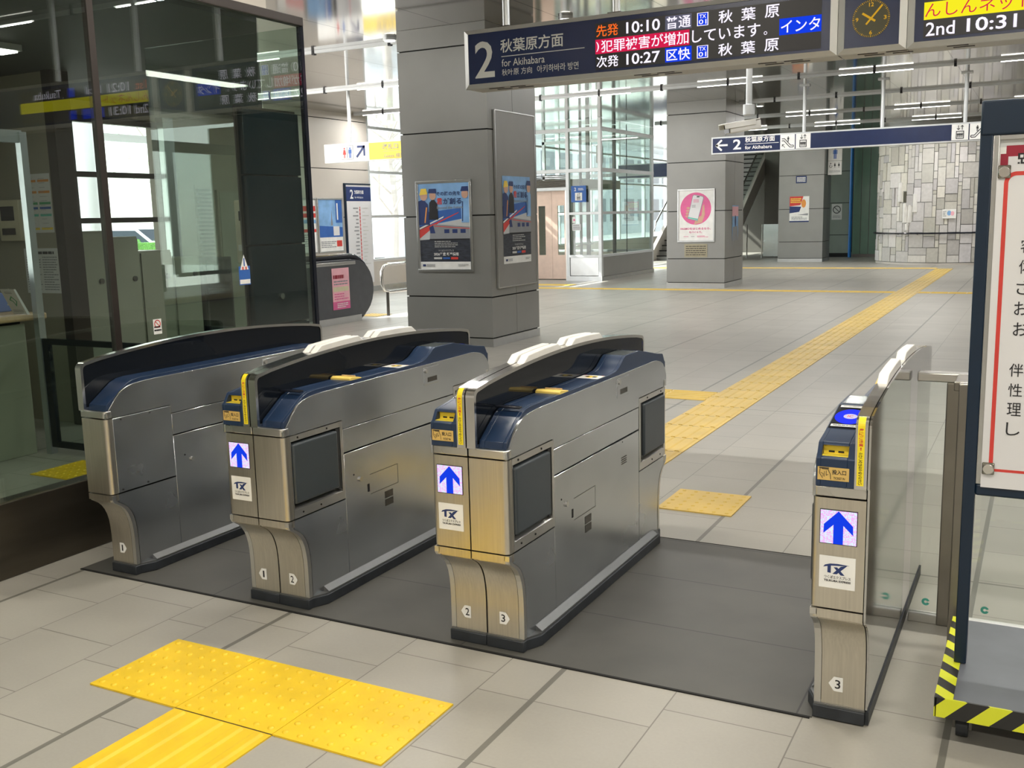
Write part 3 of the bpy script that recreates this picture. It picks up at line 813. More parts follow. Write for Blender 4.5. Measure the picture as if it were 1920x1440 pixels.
for k in range(12): D.layer(); D.lines_of(0.03, 0.035+k*0.034, 0.11, 0.042+k*0.034, 1, 'grey_print'); D.lines_of(0.17, 0.035+k*0.034, 0.25, 0.042+k*0.034, 1, 'grey_print')
D.build('print', t)
t, D, w, h = notice('rules_notice', 'white sheet of dense small print low on the office wall', 'notice', -7.16, 1.03, -6.76, 1.38, 5.298)
D.lines_of(0.02, 0.02, w/2-0.01, h-0.06, 14, 'grey_print', 0.4); D.lines_of(w/2+0.01, 0.02, w-0.02, h-0.06, 14, 'grey_print', 0.4)
D.lines_of(0.05, h-0.05, w-0.05, h-0.02, 1, 'black_print', 0.7); D.build('print', t)
# stickers on the glass
def gsticker(label, y0, z0, y1, z1, fn, name='glass_sticker'):
    D = Draw((GX+0.0065, y0, z0), **SP); fn(D, y1-y0, z1-z0); o = D.build(name); tag(o, label, 'sticker')
def f1(D, w, h):
    D.rect(0, 0, w, h, 'white_print'); D.layer(); D.arc(w/2, h*0.68, 0.016, 0.021, 0, 360, 'red_print'); D.line([(w/2-0.013, h*0.68+0.013), (w/2+0.013, h*0.68-0.013)], 0.004, 'red_print')
    D.lines_of(0.004, 0.012, w-0.004, 0.045, 2, 'black_print', 0.5)
gsticker('small white no smoking sticker low on the office glass', 3.646, 0.985, 3.700, 1.062, f1)
def f2(D, w, h):
    D.poly([(0, 0), (w, 0), (w, h*0.62), (0, h*0.62)], 'blue_print'); D.layer(); D.poly([(w*0.12, h*0.5), (w*0.88, h*0.5), (w*0.5, h)], 'white_print'); D.layer()
    D.rect(0.004, 0.006, w-0.004, h*0.18, 'white_print'); D.layer(); D.rect(w*0.45, h*0.62, w*0.55, h*0.88, 'blue_print'); D.rect(w*0.3, h*0.5, w*0.42, h*0.6, 'red_print'); D.rect(w*0.58, h*0.5, w*0.7, h*0.6, 'red_print')
gsticker('blue and white triangular warning sticker on the glass near the dark door', 4.288, 1.19, 4.378, 1.36, f2)
# ------------------------------------------------------------ ticket gates
CY = 0.805
def smp(s): return 1.61-s
LOW = [(0.0, 0.388), (0.003, 0.358), (0.040, 0.338), (0.068, 0.308), (0.086, 0.272), (0.095, 0.228), (0.098, 0.17), (0.098, 0.05)]
LOWS = [(0.0, 0.388), (0.0, 0.370), (0.008, 0.356), (0.026, 0.345), (0.044, 0.333), (0.060, 0.317), (0.074, 0.296), (0.085, 0.270), (0.092, 0.242), (0.096, 0.210), (0.098, 0.17), (0.098, 0.05)]
def arch(s): return 0.962+0.052*(1-((s-0.805)/0.815)**2)
def wall_outline(off):
    a, b = -0.010+off, 1.620-off; R = 0.030-off*0.6
    pts = [(a, 0.757+off)]
    zt = arch(0)-off
    for k in range(7):
        t = PI-k*PI/12; pts.append((a+R+R*math.cos(t), zt-R+R*math.sin(t)))
    n = 26
    for k in range(1, n): s = 0.03+(1.55)*k/n; pts.append((s, arch(s)-off))
    for k in range(7):
        t = PI/2-k*PI/12; pts.append((b-R+R*math.cos(t), zt-R+R*math.sin(t)))
    pts.append((b, 0.757+off))
    return pts
HUMP = [(-0.008, 0.757), (-0.010, 0.838), (0.0, 0.844), (0.021, 0.877), (0.030, 0.881), (0.100, 0.890), (0.330, 0.933), (0.495, 0.933), (0.520, 0.924), (0.545, 0.908), (0.575, 0.892), (0.610, 0.881), (0.68, 0.876), (1.40, 0.876), (1.44, 0.872), (1.475, 0.860), (1.592, 0.782), (1.596, 0.757)]
NOTCH = [(-0.008, 0.757), (-0.010, 0.838), (0.0, 0.8435), (0.034, 0.8435), (0.034, 0.871), (0.0172, 0.871)]+HUMP[3:]
FLAT = [(0.014, 0.757), (0.018, 0.782), (0.10, 0.850), (0.16, 0.872), (0.25, 0.876)]+HUMP[13:]
SIDE = [(-0.002, 0.725), (-0.002, 0.775), (0.016, 0.812), (0.045, 0.837), (0.081, 0.852), (0.13, 0.862), (0.175, 0.866), (0.53, 0.864), (1.36, 0.862), (1.44, 0.857), (1.485, 0.848), (1.520, 0.832), (1.550, 0.806), (1.580, 0.772), (1.596, 0.756), (1.61, 0.748), (1.61, 0.725), (1.248, 0.725), (1.248, 0.687), (0.362, 0.687), (0.362, 0.725)]
def plan_front(x0, y0, R=0.018, d=0.035, x1=-0.0025):
    pts = [(x1, y0)]
    for k in range(6):
        t = -PI/2-k*PI/10; pts.append((x0+R+R*math.cos(t), y0+R+R*math.sin(t)))
    return pts+[(x0, y0+d), (x1, y0+d)]
def half(T, cx, cy, flip, reader=True, pads=True, padS=(), number=None, tape=False, closed=False):
    M = Matrix.Translation((cx, cy, 0))
    if flip: M = M @ Matrix.Rotation(PI, 4, 'Z')
    S = M @ Matrix.Translation((0, -CY, 0))            # y becomes s
    B = lambda: MB(S)
    # core, base
    B().box(-0.117, -0.002, 0.10, 1.51, 0.05, 0.722).box(-0.117, -0.002, 0.03, 1.58, 0.36, 0.722).box(-0.141, -0.03, 0.03, 1.58, 0.70, 0.757).build('inner_frame', 'recess', T)
    pl = [(-0.001, 0.088), (-0.152, 0.088), (-0.152, 0.115), (-0.182, 0.175), (-0.182, 1.435), (-0.152, 1.495), (-0.152, 1.522), (-0.001, 1.522)]
    B().prism(pl, 'z', 0.004, 0.044).build('rubber_base', 'rubber', T, bevel=0.003)
    pl2 = [(-0.001, 0.093), (-0.149, 0.093), (-0.149, 0.118), (-0.176, 0.178), (-0.176, 1.432), (-0.149, 1.492), (-0.149, 1.517), (-0.001, 1.517)]
    B().prism(pl2, 'z', 0.044, 0.050).build('base_plate', 'base_metal', T)
    B().prism([(-0.1485, 0.05), (-0.1485, 0.070), (-0.175, 0.052), (-0.175, 0.05)], 'y', 0.19, 1.42).build('base_slope', 'base_metal', T)
    # end panels, both ends
    for e in (0, 1):
        E2 = S if e == 0 else S @ Matrix.Translation((0, 1.61, 0)) @ Matrix.Scale(-1, 4, (0, 1, 0))
        MB(E2).prism(plan_front(-0.150, 0.0), 'z', 0.394, 0.722).build('end_panel', 'steel_front', T, smooth=True)
        MB(E2).prism(plan_front(-0.152, -0.003), 'z', 0.727, 0.757).build('top_band', 'steel', T, bevel=0.003, angle=60)
        MB(E2).prism(plan_front(-0.150, 0.0), 'z', 0.362, 0.389).build('end_flange', 'steel_front', T, smooth=True)
        crv = LOWS[2:]
        MB(E2).prism(crv+[(0.145, 0.05), (0.145, 0.362), (0.012, 0.362)], 'x', -0.1285, -0.003).build('curved_leg', 'steel_front', T, smooth=True)
        MB(E2).box(-0.135, -0.012, 0.0985, 0.1, 0.052, 0.06).build('kick_strip', 'base_metal', T)
    # side panels
    for e in (0, 1):
        f = (lambda p: p) if e == 0 else (lambda p: (1.61-p[0], p[1]))
        band = [f(p) for p in LOWS]+[f((p[0]+0.020, p[1]-0.0)) for p in LOWS[::-1]]
        rest = [f((p[0]+0.0235, p[1])) for p in LOWS]+[f((0.362, 0.05)), f((0.362, 0.388))]
        B().prism(band, 'x', -0.150, -0.130).build('curved_edge', 'steel', T)
        B().prism(rest, 'x', -0.149, -0.118).build('lower_panel', 'steel_side', T)
    B().box(-0.149, -0.118, 0.365, 1.245, 0.052, 0.580).build('access_door', 'steel_side', T, bevel=0.0015, seg=1)
    B().box(-0.149, -0.118, 0.365, 1.245, 0.586, 0.684).build('side_band', 'steel_side', T, bevel=0.0015, seg=1)
    B().prism(SIDE, 'x', -0.150, -0.141).build('side_panel', 'steel_side', T, bevel=0.0012, seg=2)
    for e in (0, 1):
        E2 = S if e == 0 else S @ Matrix.Translation((0, 1.61, 0)) @ Matrix.Scale(-1, 4, (0, 1, 0))
        if not pads:
            MB(E2).box(-0.150, -0.118, 0.036, 0.362, 0.394, 0.722).build('side_cover', 'steel_side', T, bevel=0.002, seg=2)
            bo = MB(E2)
            for s, z in ((0.06, 0.405), (0.20, 0.405), (0.08, 0.712), (0.24, 0.712)): bo.cyl((-0.152, s, z), (-0.149, s, z), 0.004, 10)
            bo.build('bolt', 'seam', T)
            continue
        o = [(0.036, 0.394), (0.362, 0.394), (0.362, 0.722), (0.036, 0.722)]; i = [(0.040, 0.428), (0.345, 0.428), (0.345, 0.700), (0.040, 0.700)]
        MB(E2).ring(o, i, 'x', -0.151, -0.118).build('opening_frame', 'steel', T)
        MB(E2).prism([(-0.118, 0.449), (-0.151, 0.428), (-0.118, 0.428)], 'y', 0.040, 0.345).build('sill', 'steel', T)
        MB(E2).box(-0.160, -0.125, 0.044, 0.318, 0.452, 0.690).build('flap_pad', 'pad_grey', T, bevel=0.008, seg=3)
        MB(E2).box(-0.148, -0.120, 0.321, 0.343, 0.440, 0.696).build('pad_guide', 'recess', T)
        bo = MB(E2)
        for s, z in ((0.09, 0.411), (0.20, 0.411), (0.08, 0.711), (0.26, 0.711)): bo.cyl((-0.153, s, z), (-0.150, s, z), 0.004, 10)
        bo.build('bolt', 'seam', T)
    # deck
    if reader:
        d = B().prism(HUMP, 'x', -0.141, -0.128).prism(NOTCH, 'x', -0.128, -0.056).prism(HUMP, 'x', -0.056, -0.036)
        d.build('deck', 'navy', T, bevel=0.0015, seg=2)
        B().box(-0.1278, -0.0562, 0.001, 0.0335, 0.8436, 0.8446).box(-0.1278, -0.0562, 0.0322, 0.0338, 0.8446, 0.8708).build('ticket_tray', 'yellow_bright', T)
        B().box(-0.114, -0.098, 0.031, 0.0324, 0.848, 0.853).box(-0.088, -0.072, 0.031, 0.0324, 0.848, 0.853).build('ticket_slot', 'seam', T)
        D = Draw((-0.036, -CY-0.0105, 0), (1, 0, 0), (0, 0, 1), (0, -1, 0), M=M)
        D.o = Vector((-0.0, -CY-0.0095, 0))
        D.rect(-0.136, 0.776, -0.050, 0.814, 'gold_label'); D.layer()
        D.line([(-0.131, 0.811), (-0.106, 0.811)], 0.003, 'black_print')
        D.line([(-0.129, 0.808), (-0.131, 0.796), (-0.122, 0.782)], 0.0016, 'black_print').line([(-0.124, 0.808), (-0.107, 0.808), (-0.104, 0.800), (-0.101, 0.795), (-0.100, 0.780)], 0.0016, 'black_print')
        D.line([(-0.127, 0.797), (-0.120, 0.794), (-0.121, 0.786)], 0.0014, 'black_print').line([(-0.117, 0.801), (-0.117, 0.786)], 0.0014, 'black_print').line([(-0.112, 0.803), (-0.112, 0.790), (-0.107, 0.793)], 0.0014, 'black_print')
        D.text('投入口', -0.096, 0.794, -0.058, 0.808, 'black_print', 0.02)
        D.text('TICKET IN', -0.092, 0.780, -0.061, 0.787, 'black_print', 0.01)
        D.build('ticket_label', T)
        vv = Vector((0, 0.23, 0.043)).normalized(); nn = Vector((0, -0.043, 0.23)).normalized()
        D = Draw(Vector((0, -CY+0.10, 0.8905)), (1, 0, 0), vv, nn, M=M)
        D.rect(-0.137, 0.035, -0.040, 0.225, 'black_gloss'); D.layer()
        D.circ(-0.089, 0.130, 0.045, 0.060, 'ic_blue', 40); D.layer(); D.circ(-0.089, 0.130, 0.020, 0.020, 'ic_white'); D.layer(); D.text('IC', -0.097, 0.122, -0.081, 0.138, 'red_print', 0.02)
        D.layer(); D.rect(-0.130, 0.200, -0.046, 0.216, 'white_print'); D.rect(-0.132, 0.043, -0.046, 0.060, 'white_print'); D.layer()
        D.lines_of(-0.122, 0.203, -0.052, 0.213, 1, 'grey_print'); D.lines_of(-0.126, 0.046, -0.05, 0.057, 1, 'black_print')
        D.build('card_reader', T)
        D = Draw(Vector((0, -CY, 0.9332)), (1, 0, 0), (0, 1, 0), (0, 0, 1), M=M)
        D.rect(-0.133, 0.345, -0.040, 0.490, 'screen_grey'); D.build('display', T)
        # deck fittings
        B().prism([(1.085, 0.870), (1.165, 0.870), (1.165, 0.884), (1.150, 0.889), (1.100, 0.882), (1.085, 0.878)], 'x', -0.1405, -0.038).build('ticket_exit', 'yellow_plastic', T, bevel=0.002)
        B().box(-0.120, -0.050, 1.098, 1.104, 0.883, 0.887).build('exit_slot', 'wood', T)
        D = Draw(Vector((0, -CY, 0.8762)), (1, 0, 0), (0, 1, 0), (0, 0, 1), M=M)
        D.rect(-0.136, 0.712, -0.040, 0.795, 'white_print'); D.layer(); D.poly([(-0.11, 0.73), (-0.068, 0.73), (-0.06, 0.755), (-0.089, 0.778), (-0.118, 0.755)], 'yellow_print'); D.layer()
        D.rect(-0.115, 0.745, -0.098, 0.768, 'black_print'); D.rect(-0.082, 0.742, -0.065, 0.762, 'black_print'); D.rect(-0.130, 0.715, -0.122, 0.722, 'red_print'); D.rect(-0.055, 0.715, -0.047, 0.722, 'red_print'); D.build('deck_sticker', T)
        B().box(-0.134, -0.036, 1.455, 1.478, 0.8755, 0.884).build('sensor_bar', 'black_gloss', T, bevel=0.003)
    else:
        B().prism(FLAT, 'x', -0.141, -0.036).build('deck', 'navy', T, bevel=0.0015, seg=2)
    # centre divider
    o, i = wall_outline(0), wall_outline(0.013)
    B().ring(o[:-1]+[o[-1]], i, 'x', -0.036, -0.0025).build('divider_frame', 'steel_bright', T, smooth=True)
    B().prism(i, 'x', -0.0325, -0.005).build('divider_panel', 'dark_acrylic', T)
    for a, b in padS:
        n = 8; base = [(a+(b-a)*k/n, arch(a+(b-a)*k/n)-0.003) for k in range(n+1)]
        top = [(b-0.045, arch(b-0.045)+0.024), ((a+b)/2, arch((a+b)/2)+0.025), (a+0.045, arch(a+0.045)+0.024)]
        if a > 0: B().prism(base+top, 'x', -0.036, -0.005).build('sensor_cover', 'white_plastic', T, bevel=0.003, seg=2)
    # side fittings
    B().box(-0.152, -0.149, 0.490, 0.622, 0.768, 0.850).build('lock_plate', 'steel_side', T, bevel=0.006, seg=3, angle=20)
    B().cyl((-0.158, 0.602, 0.834), (-0.150, 0.602, 0.834), 0.010, 18).build('lock', 'steel_bright', T, smooth=True)
    B().box(-0.1525, -0.151, 0.508, 0.590, 0.780, 0.802).build('lock_slot', 'steel_dark', T)
    B().cyl((-0.156, 1.142, 0.450), (-0.149, 1.142, 0.450), 0.011, 18).build('lock', 'steel_bright', T, smooth=True)
    D = Draw((-0.1492, -CY, 0), (0, 1, 0), (0, 0, 1), (-1, 0, 0), M=M)
    D.circ(1.184, 0.478, 0.004, 0.004, 'seam', 10); D.circ(0.56, 0.568, 0.003, 0.003, 'seam', 10)
    if pads:
        D.rect(1.078, 0.380, 1.092, 0.414, 'seam'); D.line([(1.07, 0.452), (0.862, 0.452), (0.862, 0.366), (1.07, 0.366)], 0.002, 'steel_dark')
        D.rect(0.906, 0.318, 0.968, 0.349, 'steel_dark'); D.rect(0.906, 0.283, 0.968, 0.313, 'steel_dark')
        for k in range(4): D.rect(0.515, 0.470+k*0.009, 0.575, 0.474+k*0.009, 'steel_dark')
    D.build('door_detail', T)
    # viewer-side graphics
    if not flip and reader:
        D = Draw((0, -CY-0.0006, 0), (1, 0, 0), (0, 0, 1), (0, -1, 0), M=M)
        x0, x1, z0, z1 = -0.126, -0.026, 0.589, 0.687
        D.rect(x0-0.002, z0-0.002, x1+0.002, z1+0.002, 'black_print'); D.layer(); D.rect(x0, z0, x1, z1, 'led_panel'); D.layer()
        w = x1-x0; P = lambda a, b: (x0+w*a, z0+w*b)
        D.poly([P(.5, .97), P(.90, .56), P(.91, .29), P(.635, .56), P(.635, .0), P(.365, .0), P(.365, .56), P(.09, .29), P(.10, .56)], 'led_blue')
        D.build('arrow_display', T)
        D = Draw((0, -CY-0.0006, 0), (1, 0, 0), (0, 0, 1), (0, -1, 0), M=M)
        z0, z1 = 0.456, 0.552
        D.rect(x0, z0, x1, z1, 'white_print'); D.layer(); h = z1-z0; P = lambda a, b: (x0+w*a, z0+h*b)
        D.poly([P(.11, .64), P(.16, .71), P(.30, .76), P(.50, .775), P(.84, .755), P(.70, .73), P(.50, .715), P(.34, .70), P(.20, .665)], 'navy_print')
        D.poly([P(.23, .68), P(.325, .70), P(.325, .47), P(.23, .48)], 'navy_print')
        D.poly([P(.40, .66), P(.50, .665), P(.71, .43), P(.60, .43)], 'navy_print')
        D.poly([P(.60, .70), P(.78, .75), P(.49, .45), P(.37, .45)], 'navy_print')
        D.text('つくばエクスプレス', x0+w*.14, z0+h*.30, x0+w*.88, z0+h*.395, 'black_print', 0.015)
        D.text('TSUKUBA EXPRESS', x0+w*.14, z0+h*.20, x0+w*.88, z0+h*.265, 'black_print', 0.03)
        D.build('logo_sticker', T)
    if tape:
        D = Draw((0, -CY-0.0105, 0), (1, 0, 0), (0, 0, 1), (0, -1, 0), M=M)
        D.rect(-0.030, 0.768, -0.011, 0.940, 'tape_yellow'); D.layer()
        z = 0.932
        for ch in '扉にご注意!':
            w = 0.002 if ch == '!' else 0.006
            D.text(ch, -0.0205-w, z-0.0092, -0.0205+w, z, 'red_print', 0.02); z -= 0.0107
        z -= 0.004
        for ch in 'かけこみはおやめください':
            D.text(ch, -0.0255, z-0.0070, -0.0155, z, 'black_print', 0.012); z -= 0.0078
        D.build('warning_tape', T)
        # upper end of the tape bends over the rounded top of the frame
        bend = MB(S); R0 = 0.0305; pr = []
        for k in range(7):
            t = PI-k*PI/16; pr.append((-0.010+0.030+R0*math.cos(t), arch(0)-0.030+R0*math.sin(t)))
        for (a, b), (c, e) in zip(pr, pr[1:]): bend.prism([(a, b), (c, e), (c+0.0006, e-0.0006), (a+0.0006, b-0.0006)], 'x', -0.030, -0.011)
        bend.build('tape_end', 'tape_yellow', T)
    if number:
        if not flip: D = Draw((0, -CY+0.0975, 0), (1, 0, 0), (0, 0, 1), (0, -1, 0), M=M); c, sg = -0.084, -1
        else: D = Draw((0, CY-0.0975, 0), (-1, 0, 0), (0, 0, 1), (0, 1, 0), M=M); c, sg = 0.070, 1
        zc = 0.118
        D.poly([(c-sg*0.018, zc-0.023), (c+sg*0.008, zc-0.023), (c+sg*0.024, zc), (c+sg*0.008, zc+0.023), (c-sg*0.018, zc+0.023)], 'white_print'); D.layer()
        if number == '1': D.text('1', c-0.004-sg*0.002, zc-0.014, c+0.004-sg*0.002, zc+0.014, 'black_print', 0.01)
        else: D.text(number, c-0.008-sg*0.003, zc-0.014, c+0.008-sg*0.003, zc+0.014, 'black_print', 0.01)
        D.build('lane_number', T)
PA = ((0.357, 0.704), (0.781, 1.125)); PB = ((0.485, 0.829), (0.906, 1.253))
GY = 3.690
T = thing('ticket_gate', 'leftmost steel ticket gate cabinet, without arrow display, nearest the office glass', 'ticket gate', (-3.64, GY, 0), 'ticket gate cabinets')
half(T, -3.64, GY, True, reader=False, pads=False, number='1')
T = thing('ticket_gate', 'steel ticket gate cabinet marked 1 and 2 at its foot', 'ticket gate', (-2.672, GY, 0), 'ticket gate cabinets')
half(T, -2.672, GY, False, padS=PA, number='1', tape=True); half(T, -2.672, GY, True, padS=PB, number='2')
T = thing('ticket_gate', 'steel ticket gate cabinet marked 2 and 3 at its foot, beside the wide lane', 'ticket gate', (-1.710, GY, 0), 'ticket gate cabinets')
half(T, -1.710, GY, False, padS=PA, number='2', tape=True); half(T, -1.710, GY, True, padS=PB, number='3')
T = thing('ticket_gate', 'rightmost narrow ticket gate cabinet with glossy plain right side', 'ticket gate', (-0.402, GY-0.03, 0), 'ticket gate cabinets')
half(T, -0.402, GY-0.03, False, padS=PA, number='3', tape=True)
S4 = Matrix.Translation((-0.402, GY-0.03-CY, 0))
ol = [(LOWS[-1][0], 0.052)]+[(p[0], p[1]) for p in LOWS[::-1][1:]]+[(0.0, 0.757)]+wall_outline(0.0)+[(1.61, 0.757)]+[(1.61-p[0], p[1]) for p in LOWS]
MB(S4).prism(ol, 'x', 0.0, 0.006).build('mirror_side', 'steel_mirror', T)
MB(S4).box(0.0, 0.010, 0.10, 1.51, 0.004, 0.045).build('rubber_base', 'rubber', T)
# ------------------------------------------------------------ hanging departure board
t = thing('departure_board', 'long hanging departure board with platform 2 sign, clock and led screens', 'departure board', (-1.03, 6.9, 2.49))
YF, ZB, ZT = 6.79, 2.490, 2.914
def bframe(x0, x1, nm='frame'):
    f = MB()
    o = [(x0, ZB), (x1, ZB), (x1, ZT), (x0, ZT)]; w = 0.042
    i = [(x0+w, ZB+w*0.75), (x1-w, ZB+w*0.75), (x1-w, ZT-w*0.75), (x0+w, ZT-w*0.75)]
    for k in range(4):
        j = (k+1) % 4
        a, b, c, d = o[k], o[j], i[j], i[k]
        vs = [f.bm.verts.new(p) for p in ((a[0], YF+0.02, a[1]), (b[0], YF+0.02, b[1]), (c[0], YF, c[1]), (d[0], YF, d[1]), (a[0], YF+0.05, a[1]), (b[0], YF+0.05, b[1]), (c[0], YF+0.05, c[1]), (d[0], YF+0.05, d[1]))]
        for q in ((0, 1, 2, 3), (7, 6, 5, 4), (0, 4, 5, 1), (1, 5, 6, 2), (2, 6, 7, 3), (3, 7, 4, 0)): f._f([vs[u] for u in q])
    f.build(nm, 'sign_frame', t)
    MB().box(x0+0.003, x1-0.003, YF+0.05, YF+0.27, ZB+0.002, ZT-0.002).build('housing', 'sign_under', t)
    MB().box(x0+0.04, x1-0.04, YF+0.006, YF+0.05, ZB+0.03, ZT-0.03).build('face', 'navy_sign', t)
bframe(-3.952, -1.2365); bframe(-1.2335, -0.826); bframe(-0.823, 1.892)
for x in (-3.78, -3.60, -2.62, -2.45, -1.75, -1.58, -1.12, -0.95, -0.6, 0.3, 0.5, 1.2):
    MB().box(x, x+0.12, YF+0.075, YF+0.095, ZB-0.002, ZB+0.003).build('vent_slot', 'bronze', t); MB().box(x+0.03, x+0.15, YF+0.15, YF+0.17, ZB-0.002, ZB+0.003).build('vent_slot', 'bronze', t)
for x in (-3.65, -2.77, -1.5, -0.5, 0.6, 1.6):
    MB().cyl((x, YF+0.13, ZT), (x, YF+0.13, 3.749), 0.026, 16).build('hanger_rod', 'white_metal', t, smooth=True); MB().box(x-0.05, x+0.05, YF+0.08, YF+0.18, ZT, ZT+0.02).build('hanger_bracket', 'steel_dark', t)
D = Draw((0, YF+0.005, 0), **XP, start=0.001)
D.text('2', -3.856, 2.562, -3.690, 2.823, 'letter_grey', 0.012)
D.text('秋葉原方面', -3.638, 2.726, -3.128, 2.822, 'letter_grey', 0.012)
D.line([(-3.63, 2.700), (-2.965, 2.700)], 0.005, 'letter_grey')
D.text('for Akihabara', -3.63, 2.628, -3.278, 2.680, 'letter_grey')
D.text('秋叶原 方向', -3.63, 2.563, -3.382, 2.610, 'letter_grey'); D.text('아키하바라 방면', -3.340, 2.560, -3.012, 2.612, 'letter_grey')
D.build('platform_lettering', t)
D = Draw((0, YF+0.005, 0), **XP, start=0.001)
def led_left(D, X):
    """X maps the photographed screen's 0..1 width"""
    Z = (2.540, 2.642, 2.748, 2.852)
    D.rect(X(0), Z[0], X(1), Z[3], 'led_off'); D.layer()
    D.rect(X(0), Z[1]+0.004, X(0.442), Z[2]-0.004, 'led_red'); D.rect(X(0.829), Z[1]+0.002, X(1), Z[2]-0.002, 'led_blue')
    D.rect(X(0.332), Z[2]+0.004, X(0.452), Z[3]-0.006, 'led_grey'); D.rect(X(0.332), Z[0]+0.004, X(0.452), Z[1]-0.004, 'led_blue')
    D.layer()
    def tx(s, a, b, r, m, p=0.012, h=0.004): D.text(s, X(a), Z[r]+p, X(b), Z[r+1]-p, m, h)
    tx('先発', 0.005, 0.112, 2, 'led_orange', h=0.012); tx('10:10', 0.150, 0.308, 2, 'led_white', 0.014, 0.014); tx('普通', 0.336, 0.448, 2, 'led_white', h=0.012)
    tx('秋', 0.570, 0.632, 2, 'led_white', h=0.012); tx('葉', 0.668, 0.730, 2, 'led_white', h=0.012); tx('原', 0.768, 0.828, 2, 'led_white', h=0.012)
    tx(')', 0.004, 0.018, 1, 'led_white', 0.02, 0.012); tx('犯罪被害が増加', 0.028, 0.438, 1, 'led_white', h=0.008); tx('しています', 0.454, 0.750, 1, 'led_white', h=0.010); D.arc(X(0.772), Z[1]+0.026, 0.007, 0.011, 0, 360, 'led_white')
    tx('インタ', 0.836, 0.995, 1, 'led_white', 0.014, 0.008)
    tx('次発', 0.005, 0.112, 0, 'led_white', h=0.012); tx('10:27', 0.150, 0.308, 0, 'led_white', 0.014, 0.014); tx('区快', 0.338, 0.446, 0, 'led_white', h=0.012)
    tx('秋', 0.570, 0.632, 0, 'led_white', h=0.012); tx('葉', 0.668, 0.730, 0, 'led_white', h=0.012); tx('原', 0.768, 0.828, 0, 'led_white', h=0.012)
    for r in (0, 2):
        D.rect(X(0.476), Z[r]+0.010, X(0.526), Z[r+1]-0.010, 'led_white')
    D.layer()
    for r in (0, 2): D.rect(X(0.480), Z[r]+0.014, X(0.522), Z[r+1]-0.014, 'led_blue')
    D.layer()
    for r in (0, 2):
        D.text('TX', X(0.486), Z[r]+0.058, X(0.516), Z[r]+0.082, 'led_white', 0.012); D.text('01', X(0.484), Z[r]+0.020, X(0.518), Z[r]+0.050, 'led_white', 0.012)
led_left(D, lambda a: -2.880+1.547*a)
D.build('led_screen', t)
D = Draw((0, YF+0.005, 0), **XP, start=0.001)
X = lambda a: -0.730+1.75*a
Z = (2.540, 2.642, 2.748, 2.852)
D.rect(X(0), Z[0], X(1), Z[3], 'led_off'); D.layer(); D.rect(X(0), Z[1]+0.003, X(1), Z[2]-0.002, 'led_yellow')
D.rect(X(0.335), Z[2]+0.005, X(0.47), Z[3]-0.005, 'led_grey'); D.rect(X(0.335), Z[0]+0.005, X(0.50), Z[1]-0.005, 'led_blue'); D.rect(X(0.55), Z[2]+0.010, X(0.60), Z[3]-0.010, 'led_blue'); D.rect(X(0.55), Z[0]+0.010, X(0.60), Z[1]-0.010, 'led_blue'); D.layer()
D.text('んしんネット', X(0.004), Z[1]+0.016, X(0.330), Z[2]-0.010, 'led_red', -0.002)
D.text('2nd', X(0.008), Z[0]+0.010, X(0.100), Z[1]-0.014, 'led_white', 0.008); D.text('10:31', X(0.137), Z[0]+0.012, X(0.290), Z[1]-0.012, 'led_white', 0.014)
D.text('1st', X(0.008), Z[2]+0.012, X(0.085), Z[3]-0.014, 'led_orange', 0.008); D.text('10:21', X(0.137), Z[2]+0.012, X(0.290), Z[3]-0.012, 'led_white', 0.014)
D.text('Local', X(0.345), Z[2]+0.018, X(0.46), Z[3]-0.018, 'led_white', 0.006); D.text('Tsukuba', X(0.66), Z[2]+0.016, X(0.88), Z[3]-0.016, 'led_white', 0.006); 
D.build('led_screen', t)
# clock
D = Draw((0, YF+0.005, 0), **XP, start=0.001)
cx, cz, R = -1.035, 2.688, 0.112
D.circ(cx, cz, R, R, 'clock_face', 64); D.layer()
for k in range(60):
    a = k*PI/30; D.line([(cx+math.sin(a)*(R-(0.010 if k % 5 else 0.012)), cz+math.cos(a)*(R-(0.010 if k % 5 else 0.012))), (cx+math.sin(a)*(R-0.003), cz+math.cos(a)*(R-0.003))], 0.0022 if k % 5 else 0.004, 'led_gold')
for s, a, b in (('12', 0, 1), ('3', 1, 0), ('6', 0, -1), ('9', -1, 0)):
    w = 0.014 if s == '12' else 0.0085; D.text(s, cx+a*0.083-w, cz+b*0.083-0.012, cx+a*0.083+w, cz+b*0.083+0.012, 'led_gold', 0.02)
D.layer()
for ang, l, tail, w in ((304, 0.058, 0.026, 0.013), (41, 0.096, 0.040, 0.011)):
    a = math.radians(ang); D.line([(cx-math.sin(a)*tail, cz-math.cos(a)*tail), (cx+math.sin(a)*l, cz+math.cos(a)*l)], w, 'led_gold')
D.build('clock', t)

